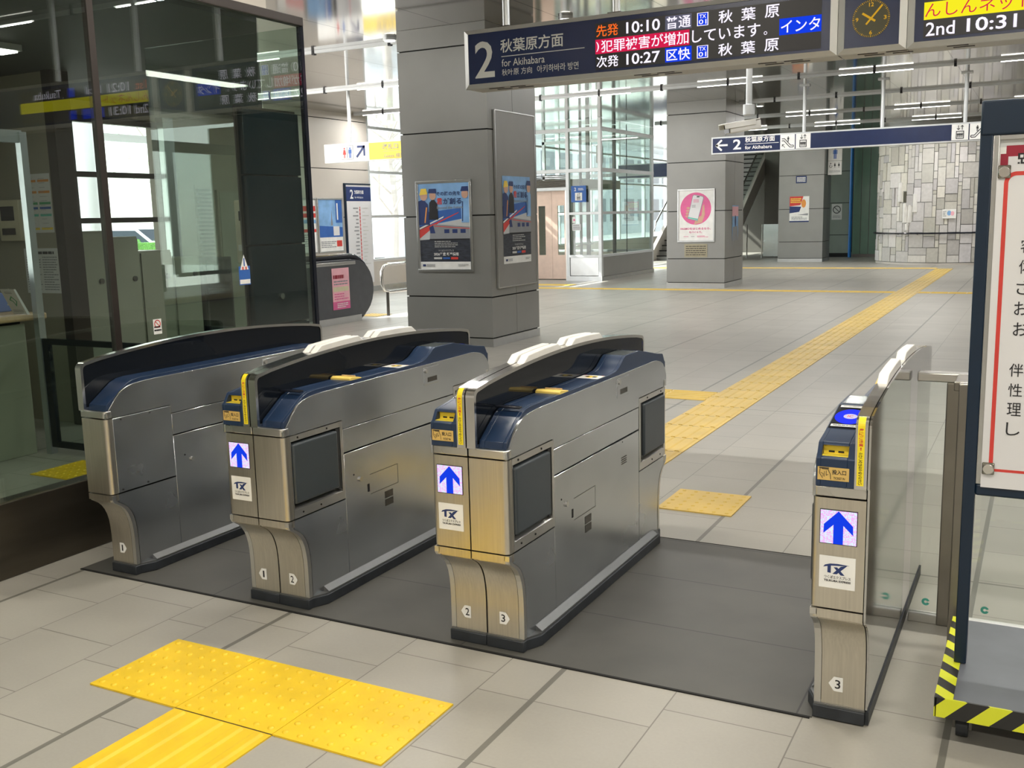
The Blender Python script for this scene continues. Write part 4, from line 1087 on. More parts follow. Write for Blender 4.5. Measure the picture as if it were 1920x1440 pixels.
# ------------------------------------------------------------ blue platform direction sign
def man(D, x, z, h, m, skirt=False):
    D.circ(x, z+h*0.90, h*0.085, h*0.085, m, 16)
    if skirt: D.poly([(x-h*0.10, z+h*0.78), (x+h*0.10, z+h*0.78), (x+h*0.2, z+h*0.33), (x-h*0.2, z+h*0.33)], m); D.rect(x-h*0.08, z, x-h*0.02, z+h*0.34, m); D.rect(x+h*0.02, z, x+h*0.08, z+h*0.34, m)
    else: D.rect(x-h*0.12, z+h*0.42, x+h*0.12, z+h*0.79, m); D.rect(x-h*0.19, z+h*0.42, x-h*0.14, z+h*0.77, m); D.rect(x+h*0.14, z+h*0.42, x+h*0.19, z+h*0.77, m); D.rect(x-h*0.11, z, x-h*0.02, z+h*0.44, m); D.rect(x+h*0.02, z, x+h*0.11, z+h*0.44, m)
def icon_lift(D, x, z, s):
    D.rect(x, z, x+s, z+s, 'white_print'); D.layer()
    D.rect(x+s*.26, z+s*.08, x+s*.74, z+s*.58, 'black_print'); D.layer(); D.rect(x+s*.31, z+s*.13, x+s*.69, z+s*.53, 'white_print'); D.layer()
    for k in (.38, .5, .62): man(D, x+s*k, z+s*.17, s*.32, 'black_print')
    D.line([(x+s*.40, z+s*.92), (x+s*.40, z+s*.66)], s*.035, 'black_print').line([(x+s*.32, z+s*.74), (x+s*.40, z+s*.66), (x+s*.48, z+s*.74)], s*.035, 'black_print')
    D.line([(x+s*.62, z+s*.66), (x+s*.62, z+s*.90)], s*.035, 'black_print').line([(x+s*.54, z+s*.84), (x+s*.62, z+s*.92), (x+s*.70, z+s*.84)], s*.035, 'black_print')
def icon_escal(D, x, z, s, fl=False):
    D.rect(x, z, x+s, z+s, 'white_print'); D.layer()
    q = (lambda a, b: (x+s*(1-a), z+s*b)) if fl else (lambda a, b: (x+s*a, z+s*b))
    D.line([q(.12, .72), q(.30, .72), q(.72, .26), q(.90, .26)], s*.05, 'black_print').line([q(.12, .58), q(.26, .58), q(.66, .14), q(.90, .14), q(.93, .20), q(.90, .26)], s*.05, 'black_print')
    man(D, q(.55, 0)[0], z+s*.50, s*.38, 'black_print')
    D.line([q(.32, .12), q(.14, .32)], s*.04, 'black_print').line([q(.14, .18), q(.14, .32), q(.28, .32)], s*.04, 'black_print')
t = thing('platform_sign', 'long navy hanging sign pointing left to platform 2 for Akihabara', 'sign', (-2.7, 19.1, 2.61))
x0, x1, z0, z1 = -5.705, 0.9, 2.605, 2.925
MB().box(x0, x1, 19.0, 19.16, z0, z1).build('frame', 'white_metal', t, bevel=0.006)
MB().box(x0+0.03, x1-0.03, 18.994, 19.0, z0+0.028, z1-0.028).build('face', 'navy_sign', t)
for x in (-4.005, -2.66, -1.33, 0.1):
    MB().cyl((x, 19.08, z1), (x, 19.08, 3.749), 0.032, 14).build('hanger_rod', 'white_metal', t, smooth=True); MB().box(x-0.09, x+0.09, 19.03, 19.13, 3.73, 3.7495).build('ceiling_plate', 'white_metal', t)
D = Draw((0, 18.994, 0), **XP, start=0.002, step=0.0015)
D.line([(-5.60, 2.768), (-5.40, 2.768)], 0.035, 'white_print').line([(-5.51, 2.855), (-5.605, 2.768), (-5.51, 2.681)], 0.035, 'white_print')
D.text('2', -5.285, 2.678, -5.135, 2.862, 'white_print', 0.02); D.text('秋葉原方面', -5.06, 2.795, -4.51, 2.895, 'white_print', 0.015)
D.line([(-5.06, 2.765), (-4.44, 2.765)], 0.008, 'white_print'); D.text('for Akihabara', -5.06, 2.672, -4.56, 2.735, 'white_print', 0.01)
icon_escal(D, -4.41, 2.635, 0.262); icon_lift(D, -4.13, 2.635, 0.262); icon_lift(D, -1.525, 2.635, 0.262); icon_escal(D, -1.245, 2.635, 0.262, True)
D.build('lettering', t)

# white and yellow toilet / exit sign at left
t = thing('toilet_sign', 'white and yellow hanging sign with toilet symbols and an arrow', 'sign', (-10.4, 14.56, 2.55))
x0, x1, z0, z1 = -11.33, -8.2, 2.545, 2.865
MB().box(x0, x1, 14.5, 14.62, z0, z1).build('frame', 'white_plastic', t, bevel=0.005)
for x in (-10.80, -8.8): MB().cyl((x, 14.56, z1), (x, 14.56, 3.749), 0.03, 14).build('hanger_rod', 'white_metal', t, smooth=True)
MB().box(x0+0.03, -10.37, 14.494, 14.5, z0+0.02, z1-0.02).build('white_face', 'white_print', t)
MB().box(-10.36, x1-0.02, 14.494, 14.5, z0+0.02, z1-0.02).build('yellow_face', 'yellow_print', t)
D = Draw((0, 14.494, 0), **XP, start=0.002, step=0.0015)
D.rect(-10.95, 2.59, -10.70, 2.83, 'grey_print'); D.layer(); D.rect(-10.943, 2.597, -10.707, 2.823, 'white_print'); D.layer()
man(D, -10.885, 2.615, 0.18, 'red_print', True); man(D, -10.765, 2.615, 0.18, 'blue_print'); D.line([(-10.825, 2.62), (-10.825, 2.80)], 0.012, 'grey_print')
D.line([(-10.62, 2.63), (-10.47, 2.79)], 0.035, 'navy_print').line([(-10.60, 2.795), (-10.465, 2.795), (-10.465, 2.65)], 0.035, 'navy_print')
D.text('改札口', -10.08, 2.72, -9.76, 2.82, 'grey_print', 0.012); D.text('Gates 検票口', -10.06, 2.58, -9.55, 2.65, 'grey_print'); D.line([(-10.07, 2.69), (-9.5, 2.69)], 0.006, 'grey_print')
D.build('lettering', t)

# security camera
t = thing('security_camera', 'white security camera on a ceiling pole in front of the second column', 'camera', (-2.1, 8.0, 2.2))
MB().cyl((-2.105, 8.0, 2.34), (-2.105, 8.0, 3.749), 0.024, 14).build('pole', 'white_metal', t, smooth=True)
MB().cyl((-2.105, 8.0, 2.27), (-2.105, 8.0, 2.35), 0.045, 18).build('bracket', 'white_metal', t, smooth=True, bevel=0.004)
def oriented(c, d):
    d = Vector(d).normalized(); q = d.to_track_quat('Y', 'Z'); return Matrix.Translation(Vector(c)) @ q.to_matrix().to_4x4()
CM = oriented((-2.155, 7.99, 2.185), (-0.75, -0.75, -0.16))
MB(CM).box(-0.042, 0.042, -0.15, 0.13, -0.038, 0.034).build('body', 'white_plastic', t, bevel=0.012, seg=3)
MB(CM).box(-0.052, 0.052, -0.14, 0.175, 0.034, 0.044).box(-0.052, -0.046, -0.10, 0.175, 0.0, 0.036).box(0.046, 0.052, -0.10, 0.175, 0.0, 0.036).build('sun_hood', 'white_plastic', t, bevel=0.003)
MB(CM).box(-0.036, 0.036, 0.13, 0.136, -0.032, 0.028).build('lens_glass', 'black_gloss', t)

# ------------------------------------------------------------ posters and frames
def tree_city(D, w, h): pass
def train_art(D, w, h):
    """generic railway recruiting poster"""
    D.rect(0, 0, w, h, 'white_print'); D.layer(); b = h*0.085
    D.rect(0, b, w, h, 'dark_print'); D.layer()
    D.rect(0, h*.52, w, h, 'sky_print'); D.layer()
    D.poly([(0, h*.62), (w, h*.80), (w, h*.52), (0, h*.52)], 'sky_print'); D.poly([(0, h*.66), (w, h*.72), (w, h*.60), (0, h*.50)], 'blue_print'); D.layer()
    D.poly([(0, h*.46), (w*.30, h*.52), (w, h*.60), (w, h*.34), (w*.42, h*.36), (0, h*.34)], 'white_metal'); D.layer()
    D.poly([(0, h*.46), (w*.8, h*.665), (w*.78, h*.65), (w*.40, h*.545), (0, h*.36)], 'red_print'); D.poly([(0, h*.485), (w*.5, h*.62), (w*.48, h*.60), (0, h*.465)], 'white_print'); D.layer()
    D.poly([(w*.22, h*.50), (w*.32, h*.525), (w, h*.49), (w, h*.35), (w*.2, h*.34)], 'grey_print'); D.layer()
    D.poly([(w*.20, h*.49), (w*.28, h*.515), (w*.32, h*.42), (w*.22, h*.42)], 'navy_print')
    for k in range(3): D.rect(w*(.50+.16*k), h*.42, w*(.60+.16*k), h*.465, 'navy_print')
    D.line([(w*.3, h*.505), (w, h*.47)], h*.008, 'red_print'); D.rect(w*.2, h*.34, w, h*.355, 'black_print')
    D.layer()
    D.poly([(0, h*.52), (0, h*.80), (w*.10, h*.82), (w*.19, h*.76), (w*.22, h*.52)], 'navy_print'); D.circ(w*.11, h*.86, w*.075, h*.055, 'skin_print'); D.poly([(w*.02, h*.87), (w*.06, h*.945), (w*.16, h*.945), (w*.19, h*.88)], 'yellow_print'); D.line([(w*.16, h*.72), (w*.12, h*.55)], w*.025, 'orange_print')
    D.poly([(w*.20, h*.58), (w*.22, h*.78), (w*.30, h*.83), (w*.38, h*.76), (w*.39, h*.58)], 'black_print'); D.layer(); D.circ(w*.29, h*.86, w*.065, h*.05, 'skin_print'); D.layer(); D.poly([(w*.20, h*.89), (w*.22, h*.94), (w*.36, h*.94), (w*.37, h*.885)], 'navy_print')
    D.poly([(w*.85, h*.54), (w*.84, h*.78), (w*.90, h*.83), (w, h*.80), (w, h*.54)], 'sky_print'); D.circ(w*.925, h*.87, w*.065, h*.052, 'skin_print'); D.layer(); D.poly([(w*.84, h*.90), (w*.87, h*.955), (w*.99, h*.955), (w, h*.90)], 'navy_print'); D.line([(w*.88, h*.78), (w*.87, h*.56)], w*.02, 'navy_print')
    D.layer()
    D.text('その路の先を', w*.37, h*.855, w*.84, h*.905, 'navy_print', 0.02); D.text('君', w*.37, h*.755, w*.48, h*.83, 'red_print', 0.03); D.text('が創る', w*.50, h*.755, w*.86, h*.83, 'navy_print', 0.02); D.text('Beyond the Future', w*.37, h*.695, w*.88, h*.735, 'grey_print', 0.01)
    D.lines_of(w*.30, h*.25, w*.76, h*.335, 4, 'letter_grey', 0.35)
    D.text('つくばエクスプレス', w*.37, h*.205, w*.68, h*.228, 'letter_grey', 0.01); D.text('2026年度 新卒採用', w*.28, h*.155, w*.77, h*.195, 'white_print', 0.02)
    D.rect(w*.28, h*.115, w*.44, h*.138, 'letter_grey'); D.rect(w*.46, h*.115, w*.60, h*.138, 'blue_print'); D.rect(w*.62, h*.112, w*.76, h*.14, 'red_print')
    D.layer(); D.rect(w*.05, h*.03, w*.11, h*.055, 'navy_print'); D.lines_of(w*.13, h*.025, w*.30, h*.06, 2, 'grey_print'); D.lines_of(w*.76, h*.03, w*.96, h*.06, 2, 'grey_print')
def framed(label, o, dr, w, h, art, fw=0.03, cat='poster'):
    """o = lower left outer corner on the surface; dr = XP or SP"""
    t = thing('framed_poster', label, cat, o)
    O = Vector(o); u, v, n = Vector(dr['u']), Vector(dr['v']), Vector(dr['n'])
    m = MB()
    def bx(a, b, c, d, e, f, mb):
        P = [O+u*p+v*q+n*r for p in (a, b) for q in (c, d) for r in (e, f)]
        mb.box(min(p.x for p in P), max(p.x for p in P), min(p.y for p in P), max(p.y for p in P), min(p.z for p in P), max(p.z for p in P))
    bx(0, w, 0, fw, 0, 0.025, m); bx(0, w, h-fw, h, 0, 0.025, m); bx(0, fw, fw, h-fw, 0, 0.025, m); bx(w-fw, w, fw, h-fw, 0, 0.025, m)
    m.build('frame', 'silver', t, bevel=0.004)
    m = MB(); bx(fw, w-fw, fw, h-fw, 0.001, 0.010, m); m.build('backing', 'paper', t)
    D = Draw(O+u*(fw+0.004)+v*(fw+0.004)+n*0.010, **dr, start=0.001, step=0.0008); art(D, w-2*fw-0.008, h-2*fw-0.008); D.build('poster', t)
    return t
framed('framed railway poster with staff and train on the front of the big column', (-6.80, 10.448, 0.900), XP, 0.775, 1.085, train_art)
t = thing('display_panel', 'tall blank grey panel on the right side of the big column', 'panel', (-5.788, 11.1, 0.7))
MB().box(-5.784, -5.765, 10.585, 11.60, 0.705, 2.765).build('board', 'column_side', t)
MB().box(-5.784, -5.760, 10.570, 10.585, 0.695, 2.775).box(-5.784, -5.760, 11.60, 11.615, 0.695, 2.775).box(-5.784, -5.760, 10.585, 11.60, 0.692, 0.705).box(-5.784, -5.760, 10.585, 11.60, 2.765, 2.778).build('edge_trim', 'silver', t)
D = Draw((-5.764, 10.72, 0.975), **SP, step=0.0008); train_art(D, 0.73, 1.045); tag(D.build('wall_poster'), 'unframed railway poster stuck on the tall grey side panel', 'poster')
def pink(D, w, h):
    D.rect(0, 0, w, h, 'white_print'); D.layer(); D.circ(w*.49, h*.64, w*.45, w*.45, 'pink_print', 48); D.layer()
    D.poly([(w*.44, h*.32), (w*.68, h*.36), (w*.76, h*.52), (w*.74, h*.72), (w*.70, h*.70), (w*.66, h*.50), (w*.5, h*.44)], 'skin_print')
    for k in range(4): D.circ(w*(.235+.012*k), h*(.49+.055*k), w*.05, h*.022, 'skin_print', 16)
    D.layer(); D.poly([(w*.25, h*.44), (w*.55, h*.385), (w*.73, h*.85), (w*.70, h*.885), (w*.44, h*.92), (w*.40, h*.90)], 'grey_print'); D.layer(); D.poly([(w*.265, h*.45), (w*.545, h*.40), (w*.71, h*.85), (w*.69, h*.875), (w*.44, h*.91), (w*.41, h*.89)], 'paper'); D.layer()
    D.poly([(w*.27, h*.475), (w*.27, h*.455), (w*.545, h*.408), (w*.555, h*.435)], 'teal_print'); D.rect(w*.52, h*.865, w*.60, h*.885, 'black_print'); D.lines_of(w*.42, h*.76, w*.58, h*.83, 3, 'pink_print'); D.lines_of(w*.38, h*.66, w*.5, h*.72, 2, 'grey_print')
    D.text('PASMOをはじめるなら、', w*.05, h*.215, w*.93, h*.262, 'pink_print', 0.02); D.text('モバイルで。', w*.30, h*.145, w*.68, h*.19, 'pink_print', 0.02)
    D.lines_of(w*.14, h*.07, w*.30, h*.09, 1, 'pink_print'); D.lines_of(w*.36, h*.07, w*.46, h*.09, 1, 'grey_print'); D.lines_of(w*.54, h*.06, w*.86, h*.10, 2, 'pink_print')
framed('framed white poster with a phone on a pink circle', (-6.765, 20.198, 0.935), XP, 0.79, 1.075, pink)
D = Draw((-6.615, 20.195, 0.625), **XP, start=0.003); D.rect(0, 0, 0.485, 0.275, 'plaque'); D.layer(); D.lines_of(0.03, 0.03, 0.455, 0.245, 5, 'bronze', 0.35)
tag(D.build('plaque'), 'small bronze coloured plaque under the pink phone poster', 'plaque')
D = Draw((-5.768, 20.72, 0.94), **SP, step=0.0008, start=0.002); D.rect(0, 0, 0.46, 0.72, 'sky_print'); D.layer(); D.rect(0, 0.5, 0.46, 0.70, 'lightpink_print'); D.poly([(0, 0), (0.46, 0), (0.40, 0.30), (0.05, 0.28)], 'grey_print'); D.circ(0.24, 0.40, 0.06, 0.12, 'navy_print'); D.text('春の旅', 0.06, 0.55, 0.40, 0.66, 'pink_print') if False else None
tag(D.build('wall_poster'), 'small blue and pink poster on the right side of the second column', 'poster')
def redw(D, w, h):
    D.rect(0, 0, w, h, 'white_print'); D.layer(); D.poly([(0, h*.62), (0, h), (w*.7, h), (w*.55, h*.66)], 'red_print'); D.circ(w*.72, h*.72, w*.12, h*.16, 'orange_print'); D.poly([(0, h*.35), (w*.5, h*.4), (w*.6, h*.6), (0, h*.62)], 'navy_print'); D.rect(0, 0, w, h*.05, 'navy_print'); D.layer()
    D.lines_of(w*.05, h*.74, w*.6, h*.94, 3, 'yellow_print', .6); D.poly([(w*.4, h*.28), (w*.95, h*.34), (w*.95, h*.26)], 'grey_print'); D.lines_of(w*.1, h*.08, w*.9, h*.22, 3, 'grey_print')
D = Draw((-6.85, 30.856, 1.18), **XP, start=0.002, step=0.001); redw(D, 0.57, 0.755); tag(D.build('wall_poster'), 'red white and blue poster on the far column', 'poster')
D = Draw((-6.68, 30.856, 2.32), **XP, start=0.002, step=0.001); D.rect(0, 0, 0.31, 0.21, 'navy_print'); D.layer(); D.lines_of(0.03, 0.03, 0.28, 0.18, 4, 'white_print', .6); tag(D.build('notice_sign'), 'small navy notice above the poster on the far column', 'sign')
# toilet signs
t = thing('toilet_pictogram', 'white upper sign with a blue standing figure by the far column', 'sign', (-5.63, 31.2, 2.95)); MB().box(-5.83, -5.44, 31.2, 31.23, 2.945, 3.40).build('plate', 'white_print', t)
D = Draw((-5.83, 31.2, 2.945), **XP, start=0.002); man(D, 0.195, 0.05, 0.33, 'blue_print'); D.build('symbol', t)
MB().cyl((-5.63, 31.215, 3.40), (-5.63, 31.215, 3.749), 0.02, 12).build('hanger_rod', 'white_metal', t)
t = thing('accessible_sign', 'white lower sign with wheelchair and baby symbols by the far column', 'sign', (-5.63, 31.2, 2.54)); MB().box(-5.83, -5.44, 31.2, 31.23, 2.535, 2.935).build('plate', 'white_print', t)
D = Draw((-5.83, 31.2, 2.535), **XP, start=0.002); D.arc(0.08, 0.25, 0.03, 0.042, 100, 400, 'black_print'); D.circ(0.075, 0.33, 0.016, 0.016, 'black_print', 12); man(D, 0.195, 0.21, 0.14, 'black_print', True); man(D, 0.31, 0.21, 0.14, 'black_print', True); D.lines_of(0.04, 0.07, 0.35, 0.13, 2, 'grey_print'); D.build('symbol', t)
# small signs on the green wall and the stone drum
D = Draw((-6.20, 33.996, 1.20), **XP, start=0.002, step=0.001); D.rect(0, 0, 0.32, 0.50, 'letter_grey'); D.layer(); D.arc(0.16, 0.32, 0.10, 0.125, 0, 360, 'black_print'); D.line([(0.08, 0.40), (0.24, 0.24)], 0.02, 'black_print'); D.lines_of(0.04, 0.05, 0.28, 0.14, 2, 'grey_print'); tag(D.build('notice_sign'), 'grey prohibition notice left of the bright blue pipe', 'sign')
t = thing('wall_notice', 'small white notice with blue and pink heads on the pale stone wall', 'sign', (-2.31, 29.05, 1.3)); MB().box(-2.47, -2.13, 29.02, 29.05, 1.22, 1.46).build('plate', 'white_print', t, bevel=0.005)
D = Draw((-2.47, 29.02, 1.22), **XP, start=0.002); D.circ(0.17, 0.14, 0.05, 0.065, 'sky_print', 16); D.circ(0.25, 0.13, 0.045, 0.06, 'lightpink_print', 16); D.lines_of(0.02, 0.05, 0.10, 0.2, 4, 'grey_print'); D.build('print', t)
# posters on the left wall
LW = dict(u=(0, 1, 0), v=(0, 0, 1), n=(1, 0, 0))
def tower(D, w, h):
    D.rect(0, 0, w, h, 'white_print'); D.layer(); D.rect(0, h*.27, w, h, 'sky_print'); D.layer(); D.poly([(0, h*.27), (w, h*.27), (w, h*.46), (0, h*.50)], 'blue_print'); D.rect(w*.72, h*.55, w, h, 'blue_print'); D.poly([(w*.50, h*.5), (w*.58, h*.5), (w*.55, h*.80)], 'grey_print')
    D.layer(); D.rect(w*.60, h*.30, w*.86, h*.48, 'paper'); D.line([(w*.8, h*.92), (w*.8, h*.62)], w*.05, 'white_print'); D.lines_of(w*.05, h*.06, w*.7, h*.2, 4, 'grey_print'); D.rect(w*.72, h*.08, w*.95, h*.2, 'red_print')
framed('blue framed poster with a tower on the far left wall', (-13.1, 16.42, 0.90), LW, 0.84, 1.11, tower)
def redl(D, w, h):
    D.rect(0, 0, w, h, 'white_print'); D.layer(); D.rect(w*.3, h*.78, w, h*.88, 'red_print'); D.rect(w*.3, h*.66, w, h*.74, 'red_print'); D.rect(w*.3, h*.38, w, h*.44, 'red_print'); D.rect(w*.4, h*.55, w, h*.62, 'sky_print'); D.lines_of(w*.1, h*.1, w*.9, h*.35, 6, 'grey_print')
framed('white framed notice with red bands, half hidden by the office corner', (-13.1, 15.55, 0.90), LW, 0.84, 1.11, redl)
t = thing('route_map', 'tall white station list board with navy header on the left wall', 'route map', (-13.1, 17.8, 0.3))
MB().box(-13.1, -13.06, 17.36, 18.24, 0.20, 2.30).build('board', 'paper', t); MB().box(-13.1, -13.05, 17.33, 17.36, 0.2, 2.32).box(-13.1, -13.05, 17.36, 18.24, 2.29, 2.32).build('frame', 'navy_frame', t)
D = Draw((-13.06, 17.36, 0.2), **LW, start=0.002, step=0.001)
D.rect(0, 1.75, 0.88, 2.05, 'navy_print'); D.layer(); D.text('2', 0.14, 1.80, 0.25, 1.99, 'white_print', 0.02); D.text('秋葉原方面', 0.29, 1.90, 0.62, 1.98, 'white_print', 0.02); D.text('for Akihabara', 0.30, 1.81, 0.60, 1.85, 'white_print')
D.line([(0.46, 0.15), (0.46, 1.62)], 0.03, 'red_print')
for k in range(19):
    z = 1.60-k*0.079; q = random.Random(k).uniform(0.06, 0.2); D.rect(0.40-q, z-0.012, 0.40, z+0.012, 'grey_print'); D.rect(0.54, z-0.009, 0.54+q*1.2, z+0.009, 'letter_grey')
    D.rect(0.45, z-0.008, 0.47, z+0.008, 'white_print')
D.build('print', t)

# ------------------------------------------------------------ escalator end and railing
t = thing('escalator', 'grey escalator balustrade end with black handrail beyond the office', 'escalator', (-9.7, 11, 0))
def escal(x0, x1):
    pts = [(8.0, 0.95), (12.62, 0.95)]
    for k in range(1, 12):
        a = PI/2-k*PI/12.5; pts.append((12.62+0.46*math.cos(a), 0.50+0.45*math.sin(a)))
    pts += [(12.70, 0.10), (12.70, 0.0), (8.0, 0.0)]
    return pts
ep = escal(0, 0)
MB().prism(ep, 'x', -9.62, -9.39).build('balustrade', 'esc_panel', t)
MB().prism([(8.0, 0.0), (12.72, 0.0), (12.72, 0.10), (8.0, 0.10)], 'x', -9.63, -9.375).build('skirt', 'silver', t)
hp = [(-9.50, 8.0, 1.00)]+[(-9.50, 12.62, 1.00)]+[(-9.50, 12.62+0.50*math.cos(PI/2-k*PI/12.5), 0.50+0.50*math.sin(PI/2-k*PI/12.5)) for k in range(1, 13)]
MB().tube(hp, 0.045, 12).build('handrail', 'black_gloss', t, smooth=True)
MB().box(-9.63, -9.375, 8.0, 12.62, 0.88, 0.93).build('deck_trim', 'silver', t, bevel=0.006)
MB().prism(ep, 'x', -10.95, -10.75).build('balustrade', 'esc_panel', t)
D = Draw((-9.388, 12.03, 0.22), **SP, step=0.0008, start=0.002)
D.rect(0, 0, 0.42, 0.62, 'lightpink_print'); D.layer(); D.rect(0, 0, 0.42, 0.12, 'pink_print'); D.rect(0.02, 0.27, 0.40, 0.34, 'cream_print'); D.layer(); D.lines_of(0.03, 0.46, 0.40, 0.52, 1, 'crimson_print', .9); D.lines_of(0.04, 0.36, 0.38, 0.44, 2, 'grey_print'); D.lines_of(0.04, 0.14, 0.38, 0.25, 3, 'pink_print'); D.lines_of(0.1, 0.02, 0.4, 0.1, 3, 'white_print')
tag(D.build('wall_poster'), 'pink notice stuck on the grey escalator side', 'poster')
t = thing('railing', 'bent tube railing between the escalator and the big column', 'railing', (-9.42, 13.5, 0))
MB().tube([(-9.42, 16.0, 0.83), (-9.42, 13.55, 0.83), (-9.42, 13.42, 0.80), (-9.42, 13.36, 0.72), (-9.42, 13.36, 0.52), (-9.42, 13.42, 0.42), (-9.42, 13.55, 0.38), (-9.42, 16.0, 0.38)], 0.026, 12).build('rail', 'steel_bright', t, smooth=True)
MB().cyl((-9.42, 13.50, 0), (-9.42, 13.50, 0.38), 0.026, 14).cyl((-9.42, 15.6, 0), (-9.42, 15.6, 0.83), 0.026, 14).build('post', 'steel_dark', t, smooth=True)
# ------------------------------------------------------------ glass lift
t = thing('glass_lift', 'glass walled lift shaft with pale steel frame and bronze doors', 'lift', (-10.5, 23.7, 0))
XL, XR, YN, YB = -12.4, -9.2, 21.95, 25.5
f = MB()
for x in (XR, -10.02): f.box(x-0.08, x, YN, YN+0.10, 0.0, 3.745)
f.box(XL, XL+0.08, YN, YN+0.1, 0, 3.745); f.box(XR-0.08, XR, YB-0.08, YB, 0, 3.745); f.box(XL, XL+0.08, YB-0.08, YB, 0, 3.745)
for z in (2.53, 3.46): f.box(XL, XR, YN-0.005, YN+0.09, z, z+0.085); f.box(XR-0.08, XR+0.005, YN, YB, z, z+0.085); f.box(XL, XR, YB-0.08, YB, z, z+0.085)
for z in (0.55, 1.55): f.box(-10.02, XR, YN-0.003, YN+0.09, z, z+0.06); f.box(XR-0.08, XR+0.003, YN, YB, z, z+0.06); f.box(XL, XR, YB-0.08, YB, z, z+0.06)
f.build('frame', 'white_metal', t, bevel=0.004)
g = MB()
g.box(-10.02, XR-0.08, YN+0.04, YN+0.05, 0.6, 3.74); g.box(XL+0.08, -10.1, YN+0.04, YN+0.05, 2.6, 3.74); g.box(XR-0.05, XR-0.04, YN+0.1, YB-0.08, 0.6, 3.74); g.box(XL+0.08, XR-0.08, YB-0.05, YB-0.04, 0.6, 3.74)
g.build('pane', 'glass_elev', t)
MB().box(-10.01, XR-0.085, YN+0.01, YN+0.08, 0.12, 0.55).build('front_kick_panel', 'silver', t, bevel=0.004)
MB().box(XR-0.07, XR-0.004, YN+0.1, YB-0.08, 0.10, 0.55).build('side_kick_panel', 'column_panel', t)
MB().box(XR-0.09, XR+0.012, YN+0.05, YB, 0, 0.095).box(-10.1, XR+0.012, YN-0.012, YN+0.06, 0, 0.11).build('plinth', 'silver', t)
MB().box(XR-0.052, XR-0.038, 23.68, 23.70, 0.6, 3.7).build('pane_joint', 'black_print', t)
lv = MB()
for k in range(7): lv.box(-12.3, -10.11, 22.0, 22.06, 2.22+k*0.042, 2.24+k*0.042)
lv.build('louvre', 'bronze', t)
MB().box(-12.3, -10.11, 21.98, 22.1, 2.13, 2.20).build('door_lintel', 'white_metal', t)
for a, b in ((-11.15, -10.62), (-10.615, -10.14)):
    o = [(a, 0.02), (b, 0.02), (b, 2.13), (a, 2.13)]; c = (a+b)/2; i = [(c-0.09, 0.60), (c+0.09, 0.60), (c+0.09, 1.78), (c-0.09, 1.78)]
    dd = MB().ring(o, i, 'y', 22.25, 22.29).build('door', 'cab_door', t)
    MB().box(c-0.09, c+0.09, 22.268, 22.275, 0.60, 1.78).build('door_pane', 'glass_elev', dd)
MB().box(-12.4, -11.15, 22.2, 22.3, 0, 2.13).box(-10.14, -10.02, 21.98, 22.3, 0, 2.13).build('jamb', 'steel', t, bevel=0.004)
bp = MB()
bp.box(-10.115, -10.06, 21.972, 21.98, 0.75, 1.55); bp.build('button_panel', 'steel_bright', t)
MB().box(-10.105, -10.075, 21.968, 21.972, 1.28, 1.50).build('floor_display', 'seam', t)
cr_ = MB(); cr_.box(-11.9, -11.86, 22.6, 22.66, 0, 3.74).box(-10.3, -10.22, 23.6, 23.68, 0, 3.74).box(-9.75, -9.69, 24.0, 24.1, 0, 3.74).box(-9.95, -9.90, 22.4, 22.45, 0, 3.74)
cr_.build('guide_rail', 'steel_dark', t)
MB().box(-11.8, -9.9, 22.5, 24.9, 2.18, 2.40).box(-11.8, -9.9, 22.5, 24.9, 0.02, 0.14).box(-11.8, -11.7, 22.5, 24.9, 0.14, 2.18).box(-9.55, -9.42, 22.5, 22.62, 2.75, 3.15).build('cabin', 'office_wall', t)
MB().tube([(-10.2, 22.7, 0.8), (-9.98, 22.7, 0.84), (-9.96, 23.2, 0.84)], 0.02, 8).build('cabin_handrail', 'steel_bright', t, smooth=True)
t = thing('lift_sign', 'blue sign with platform 2 and lift symbol on the lift glass', 'sign', (-9.72, 21.93, 1.9))
MB().box(-9.95, -9.57, 21.925, 21.94, 1.84, 2.22).build('plate', 'blue_print', t)
D = Draw((-9.95, 21.925, 1.84), **XP, start=0.002, step=0.001); D.text('2', 0.08, 0.26, 0.13, 0.34, 'white_print', 0.02); D.lines_of(0.18, 0.27, 0.32, 0.33, 2, 'white_print'); icon_lift(D, 0.10, 0.04, 0.18); D.build('print', t)
D = Draw((-9.96, YN+0.039, 1.18), **XP, start=0.002, step=0.001); D.rect(0, 0, 0.22, 0.16, 'paper'); D.rect(0, 0.18, 0.10, 0.32, 'white_print'); D.layer(); D.lines_of(0.02, 0.02, 0.2, 0.14, 3, 'grey_print'); D.circ(0.05, 0.25, 0.025, 0.025, 'pink_print', 12); tag(D.build('glass_sticker'), 'small white notices on the lift glass below the blue sign', 'notice')

# ------------------------------------------------------------ stairs behind the second column
t = thing('staircase', 'grey staircase rising away behind the second column', 'staircase', (-10.2, 32, 0))
s = MB()
ns = 23
for k in range(ns): s.box(-11.4, -9.12, 31.9+k*0.26, 31.9+(k+1)*0.26+0.02, max(0, k*0.163-0.2), (k+1)*0.163)
s.build('step', 'column_side', t)
n = MB()
for k in range(ns): n.box(-11.4, -9.12, 31.885+k*0.26, 31.9+k*0.26, (k+1)*0.163-0.035, (k+1)*0.163+0.004)
n.build('nosing', 'seam', t)
sl = [(31.5, 0.0), (31.9, 0.0), (37.85, 3.52), (37.85, 3.745), (37.1, 3.745), (31.5, 0.28)]
MB().prism(sl, 'x', -9.12, -9.0).prism(sl, 'x', -11.52, -11.4).build('stringer', 'wall_beige', t)
MB().prism([(32.0, 0.35), (36.6, 3.2), (36.6, 3.745), (35.9, 3.745), (32.0, 1.25)], 'x', -9.07, -9.055).build('balustrade_glass', 'glass_elev', t)
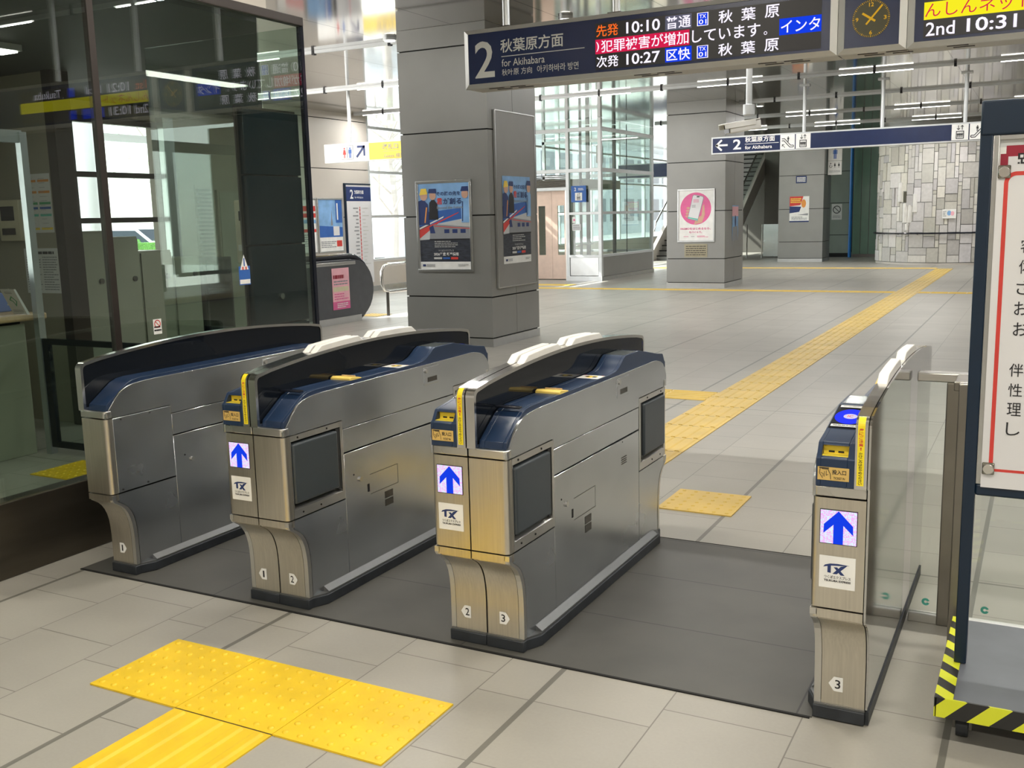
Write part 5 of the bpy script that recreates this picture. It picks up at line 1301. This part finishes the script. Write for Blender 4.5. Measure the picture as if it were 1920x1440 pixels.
MB().tube([(-9.06, 31.8, 0.95), (-9.06, 32.0, 1.25), (-9.06, 35.9, 3.70)], 0.03, 8).tube([(-11.46, 31.8, 0.95), (-11.46, 32.0, 1.25), (-11.46, 35.9, 3.70)], 0.03, 8).build('handrail', 'steel_bright', t, smooth=True)
t = thing('overhead_sign', 'plain dark blue hanging sign over the foot of the stairs', 'sign', (-10.3, 29, 2.5))
MB().box(-11.6, -8.2, 29.0, 29.12, 2.58, 3.02).build('frame', 'white_metal', t); MB().box(-11.57, -8.23, 28.99, 29.0, 2.61, 2.99).build('face', 'navy_sign', t)
MB().cyl((-10.0, 29.06, 3.02), (-10.0, 29.06, 3.749), 0.03, 10).build('hanger_rod', 'white_metal', t)
structure(MB().box(-9.0, -7.3, 36.5, 36.6, 0, 3.75).build('wall_back', 'wall_dark'))
t = thing('service_door', 'small grey door in the dark back wall right of the second column', 'door', (-8.1, 36.48, 0))
MB().box(-8.35, -7.72, 36.44, 36.498, 0, 2.0).build('leaf', 'steel_dark', t, bevel=0.003); MB().cyl((-8.28, 36.42, 1.0), (-8.28, 36.44, 1.0), 0.025, 12).build('handle', 'steel_bright', t)
MB().box(-8.42, -7.65, 36.42, 36.495, 2.0, 2.07).build('door_head', 'seam', t)
t = thing('low_gate', 'low stainless steel barrier gate between the second and far columns', 'gate', (-8.0, 33.8, 0))
MB().box(-8.30, -7.3, 33.6, 33.64, 0.05, 1.10).build('panel', 'steel_side', t); MB().cyl((-8.35, 33.62, 0), (-8.35, 33.62, 1.1), 0.02, 10).cyl((-8.85, 33.62, 0), (-8.85, 33.62, 1.1), 0.02, 10).build('post', 'steel_bright', t)

# ------------------------------------------------------------ glass fence beside the right gate
t = thing('glass_fence', 'low glass fence with steel rails right of the last gate', 'fence', (0.6, 3.86, 0))
MB().box(-0.384, 1.8, 3.835, 3.895, 0.912, 0.944).build('top_rail', 'steel', t, bevel=0.004)
MB().box(-0.384, 1.8, 3.84, 3.88, 0.0, 0.034).build('bottom_rail', 'steel', t, bevel=0.003)
MB().box(-0.384, -0.285, 3.858, 3.866, 0.034, 0.912).box(-0.20, 1.8, 3.858, 3.866, 0.034, 0.912).build('pane', 'glass_fence', t)
MB().box(-0.285, -0.235, 3.835, 3.885, 0.0, 0.912).box(-0.232, -0.200, 3.62, 3.66, 0.0, 0.944).box(-0.250, -0.200, 3.66, 3.835, 0.912, 0.944).build('post', 'post_steel', t, bevel=0.004)
D = Draw((0, 3.857, 0), **XP)
for x in (-0.325, -0.125): D.arc(x, 0.078, 0.005, 0.014, 20, 340, 'teal_print')
D.build('sticker', t)

# ------------------------------------------------------------ notice board on a trolley
t = thing('trolley', 'flat grey platform trolley edged with black and yellow hazard tape', 'trolley', (0.27, 3.2, 0))
MB().box(-0.205, 0.78, 2.925, 3.56, 0.095, 0.148).build('platform', 'trolley_top', t, bevel=0.006)
MB().box(-0.209, 0.784, 2.920, 2.926, 0.092, 0.150).box(-0.212, -0.206, 2.920, 3.565, 0.092, 0.150).box(-0.209, -0.163, 2.922, 3.565, 0.148, 0.1505).build('edge_tape', 'hazard_tape', t)
for x, y in ((-0.14, 3.02), (0.70, 3.02), (-0.14, 3.46), (0.70, 3.46)):
    c = MB().cyl((x-0.016, y, 0.038), (x+0.016, y, 0.038), 0.037, 18).build('castor', 'rubber', t, smooth=True)
    MB().box(x-0.026, x-0.018, y-0.02, y+0.02, 0.03, 0.095).box(x+0.018, x+0.026, y-0.02, y+0.02, 0.03, 0.095).box(x-0.026, x+0.026, y-0.03, y+0.03, 0.088, 0.096).build('castor_fork', 'steel_dark', c)
t = thing('notice_board', 'tall navy framed notice board standing on the trolley at right', 'notice board', (0.25, 3.2, 0.15))
for xa in (-0.181, 0.647): MB().box(xa, xa+0.034, 3.185, 3.225, 0.150, 1.80).build('post', 'navy_frame', t, bevel=0.003)
MB().box(-0.181, 0.681, 3.180, 3.230, 1.724, 1.820).build('header_bar', 'navy_frame', t, bevel=0.006)
MB().box(-0.147, 0.647, 3.185, 3.225, 0.683, 0.718).build('cross_bar', 'navy_frame', t, bevel=0.006)
MB().box(-0.147, -0.130, 3.186, 3.224, 0.718, 1.724).box(0.630, 0.647, 3.186, 3.224, 0.718, 1.724).box(-0.130, 0.630, 3.186, 3.224, 1.710, 1.724).build('inner_trim', 'silver', t, bevel=0.002)
MB().box(-0.130, 0.630, 3.198, 3.215, 0.718, 1.710).build('back_panel', 'white_metal', t)
D = Draw((0, 3.1978, 0), **XP)
D.rect(-0.133, 0.730, 0.62, 1.690, 'white_print'); D.layer(); D.rect(-0.127, 0.735, 0.62, 1.672, 'crimson_print'); D.layer()
D.poly([(-0.109, 1.640), (-0.105, 1.664), (-0.09, 1.676), (0.62, 1.70), (0.62, 1.735), (-0.113, 1.685), (-0.113, 1.672), (-0.127, 1.672), (-0.130, 1.64)], 'crimson_print') if False else D.rect(-0.113, 1.66, 0.62, 1.694, 'crimson_print')
D.layer(); D.rect(-0.107, 0.735, 0.62, 1.664, 'paper'); D.layer()
D.rect(-0.083, 1.655, -0.064, 1.672, 'black_print'); D.layer(); D.rect(-0.0775, 1.6595, -0.0695, 1.6675, 'paper'); D.rect(-0.0755, 1.645, -0.0705, 1.655, 'black_print'); D.rect(-0.0755, 1.643, -0.055, 1.647, 'black_print'); D.rect(-0.083, 1.643, -0.078, 1.6475, 'black_print')
D.build('red_poster', t)
lf = thing('notice_sheet', 'large white notice sheet with red border hanging on the navy board', 'notice', (0.2, 3.19, 0.72))
sh = MB()
sh.box(-0.133, 0.60, 3.1785, 3.1795, 0.712, 1.640); sh.build('paper', 'paper', lf)
D = Draw((0, 3.1785, 0), **XP)
D.rect(-0.114, 0.770, -0.103, 1.59, 'red_print'); D.rect(-0.105, 0.762, 0.59, 0.770, 'red_print'); D.arc(-0.082, 1.59, 0.021, 0.032, 90, 180, 'red_print'); D.rect(-0.082, 1.611, 0.59, 1.622, 'red_print')
D.layer()
for ch, z in zip('客体さおお伴性理し', (1.416, 1.358, 1.299, 1.241, 1.182, 1.064, 1.006, 0.950, 0.892)):
    xo = {'客': 0.018, '体': 0.016, 'さ': 0.010, 'お': 0.006}.get(ch, 0.0)
    D.text(ch, -0.074+xo*0.6, z-0.019, -0.074+xo*0.6+0.036, z+0.019, 'black_print')
D.build('lettering', lf)
for z, lab in ((1.622, 'square clear magnet at the upper left corner of the white notice'), (0.770, 'square clear magnet at the lower left corner of the white notice')):
    mg = thing('magnet', lab, 'magnet', (-0.113, 3.172, z))
    MB().box(-0.131, -0.098, 3.172, 3.1784, z-0.018, z+0.018).build('base', 'clear_magnet', mg, bevel=0.003)
    MB().cyl((-0.1145, 3.165, z), (-0.1145, 3.172, z), 0.0155, 24).build('disc', 'steel_bright', mg, smooth=True, bevel=0.002)

# ------------------------------------------------------------ outside, beyond the left windows
structure(MB().box(-160, -13.3, -20, 120, -0.12, -0.04).build('ground', 'pavement'))
def car(name, label, x, y, ang, white=True):
    t = thing(name, label, 'car', (x, y, -0.04), 'parked cars outside the windows')
    M = Matrix.Translation((x, y, -0.04)) @ Matrix.Rotation(ang, 4, 'Z')
    MB(M).prism([(-2.1, 0.30), (2.1, 0.30), (2.15, 0.75), (1.25, 0.92), (0.6, 1.52), (-1.85, 1.58), (-2.12, 0.9)], 'y', -0.82, 0.82).build('body', 'car_white' if white else 'car_grey', t, bevel=0.06, seg=3)
    MB(M).prism([(1.12, 0.95), (0.62, 1.42), (-1.72, 1.46), (-1.86, 0.95)], 'y', -0.835, 0.835).build('windows', 'car_dark', t)
    for a, b in ((-1.35, -0.8), (1.35, -0.8), (-1.35, 0.8), (1.35, 0.8)):
        MB(M).cyl((a, b-0.1, 0.31), (a, b+0.1, 0.31), 0.31, 20).build('wheel', 'tyre', t, smooth=True)
    return t
car('parked_car', 'white van parked outside, seen through the office window at left', -31, 27, 0.8)
car('parked_car', 'second white car parked outside, right part of the office window', -34, 32, 0.8)
car('parked_car', 'grey car outside the bright window left of the big column', -20.5, 31, 1.9, False)
car('parked_car', 'white car outside the bright window left of the big column', -25, 38, 1.9)
hb = bmesh.new()
def hedge(x0, y0, x1, y1, h, label):
    rr = random.Random(int(x0*10)); d = Vector((x1-x0, y1-y0, 0)); L = d.length; d.normalize(); n = Vector((-d.y, d.x, 0))
    bm = bmesh.new(); N = int(L*70)
    for k in range(N):
        u, v, z = rr.uniform(0, L), rr.uniform(-0.35, 0.35), rr.uniform(0.0, h)
        p = Vector((x0, y0, z))+d*u+n*v; s = rr.uniform(0.05, 0.11)
        a = Vector((rr.uniform(-1, 1), rr.uniform(-1, 1), rr.uniform(-1, 1))).normalized()*s; b = a.cross(Vector((rr.random(), rr.random(), rr.random()))).normalized()*s
        vs = [bm.verts.new(p+q) for q in (a, b, -a, -b)]; bm.faces.new(vs)
    me = bpy.data.meshes.new('hedge'); bm.to_mesh(me); bm.free()
    t = thing('hedge', label, 'hedge', (x0, y0, -0.04)); link('leaves', me, 'hedge', t)
    M = Matrix.Translation((x0, y0, -0.04)) @ Matrix.Rotation(math.atan2(d.y, d.x), 4, 'Z')
    MB(M).box(0, L, -0.3, 0.3, 0, h-0.05).build('core', 'hedge', t)
hedge(-25, 19, -21, 24.5, 1.15, 'clipped green hedge outside the office window')
t = thing('street_fence', 'low metal street fence outside the office window', 'fence', (-18, 15, -0.04))
fm = MB(); fp = MB()
for k in range(46):
    x, y = -20+k*0.09, 13.5+k*0.17; fp.cyl((x, y, 0), (x, y, 0.9), 0.012, 6)
fm.tube([(-20, 13.5, 0.92), (-15.9, 21.3, 0.92)], 0.03, 8).tube([(-20, 13.5, 0.15), (-15.9, 21.3, 0.15)], 0.02, 8)
fm.build('rail', 'alu', t); fp.build('upright', 'alu', t)
def tree(x, y, h, label, seed):
    rr = random.Random(seed); t = thing('street_tree', label, 'tree', (x, y, -0.04), 'street trees outside')
    m = MB().tube([(x, y, -0.04), (x+0.05, y, h*0.3), (x-0.03, y+0.05, h*0.55), (x, y, h*0.85)], 0.13, 8)
    for k in range(16):
        a = rr.uniform(0, 6.28); z = h*rr.uniform(0.3, 0.8); l = h*rr.uniform(0.2, 0.4)
        m.tube([(x, y, z), (x+l*0.5*math.cos(a), y+l*0.5*math.sin(a), z+l*0.35), (x+l*math.cos(a+.3), y+l*math.sin(a+.3), z+l*0.9)], 0.035, 5)
    m.build('trunk', 'bark', t, smooth=True)
    bm = bmesh.new()
    for k in range(420):
        a, r_ = rr.uniform(0, 6.28), h*0.42*math.sqrt(rr.random()); p = Vector((x+r_*math.cos(a), y+r_*math.sin(a), h*rr.uniform(0.45, 1.05))); s = rr.uniform(0.06, 0.14)
        q = Vector((rr.uniform(-1, 1), rr.uniform(-1, 1), rr.uniform(-1, 1))).normalized()*s; b = q.cross(Vector((rr.random(), rr.random(), rr.random()))).normalized()*s
        bm.faces.new([bm.verts.new(p+w) for w in (q, b, -q, -b)])
    me = bpy.data.meshes.new('foliage'); bm.to_mesh(me); bm.free(); link('foliage', me, 'leaf_pale', t)
tree(-17.8, 26.0, 5.5, 'young street tree outside the bright window left of the big column', 1)
tree(-30, 30, 7, 'tree outside behind the hedge, seen through the office window', 2)
t = thing('backdrop_building', 'pale backdrop building across the street, added to mute the bright view through the glass lift', 'building', (-31, 70, -0.04))
MB().box(-36, -31, 50, 95, -0.04, 11).build('wall', 'facade', t)  # added block, greys down the bright sky behind the lift glass
for z in (1.0, 4.2, 7.4):
    for i in range(14): MB().box(-31.05, -30.98, 51+i*3.1, 53.2+i*3.1, z, z+1.8).build('window', 'car_dark', t)
t = thing('canopy', 'white steel canopy with pipes and a round post outside the office window', 'canopy', (-16, 14, 0))
MB().cyl((-15.2, 12.6, 0), (-15.2, 12.6, 4.2), 0.22, 20).build('post', 'car_white', t, smooth=True)
MB().box(-15.6, -15.4, 10.5, 21, 3.55, 3.75).box(-16.6, -16.4, 10.5, 21, 3.2, 3.35).box(-18.6, -14.2, 10.5, 21, 4.2, 4.3).build('beam', 'car_white', t)
bpy.data.objects.remove(_fo)
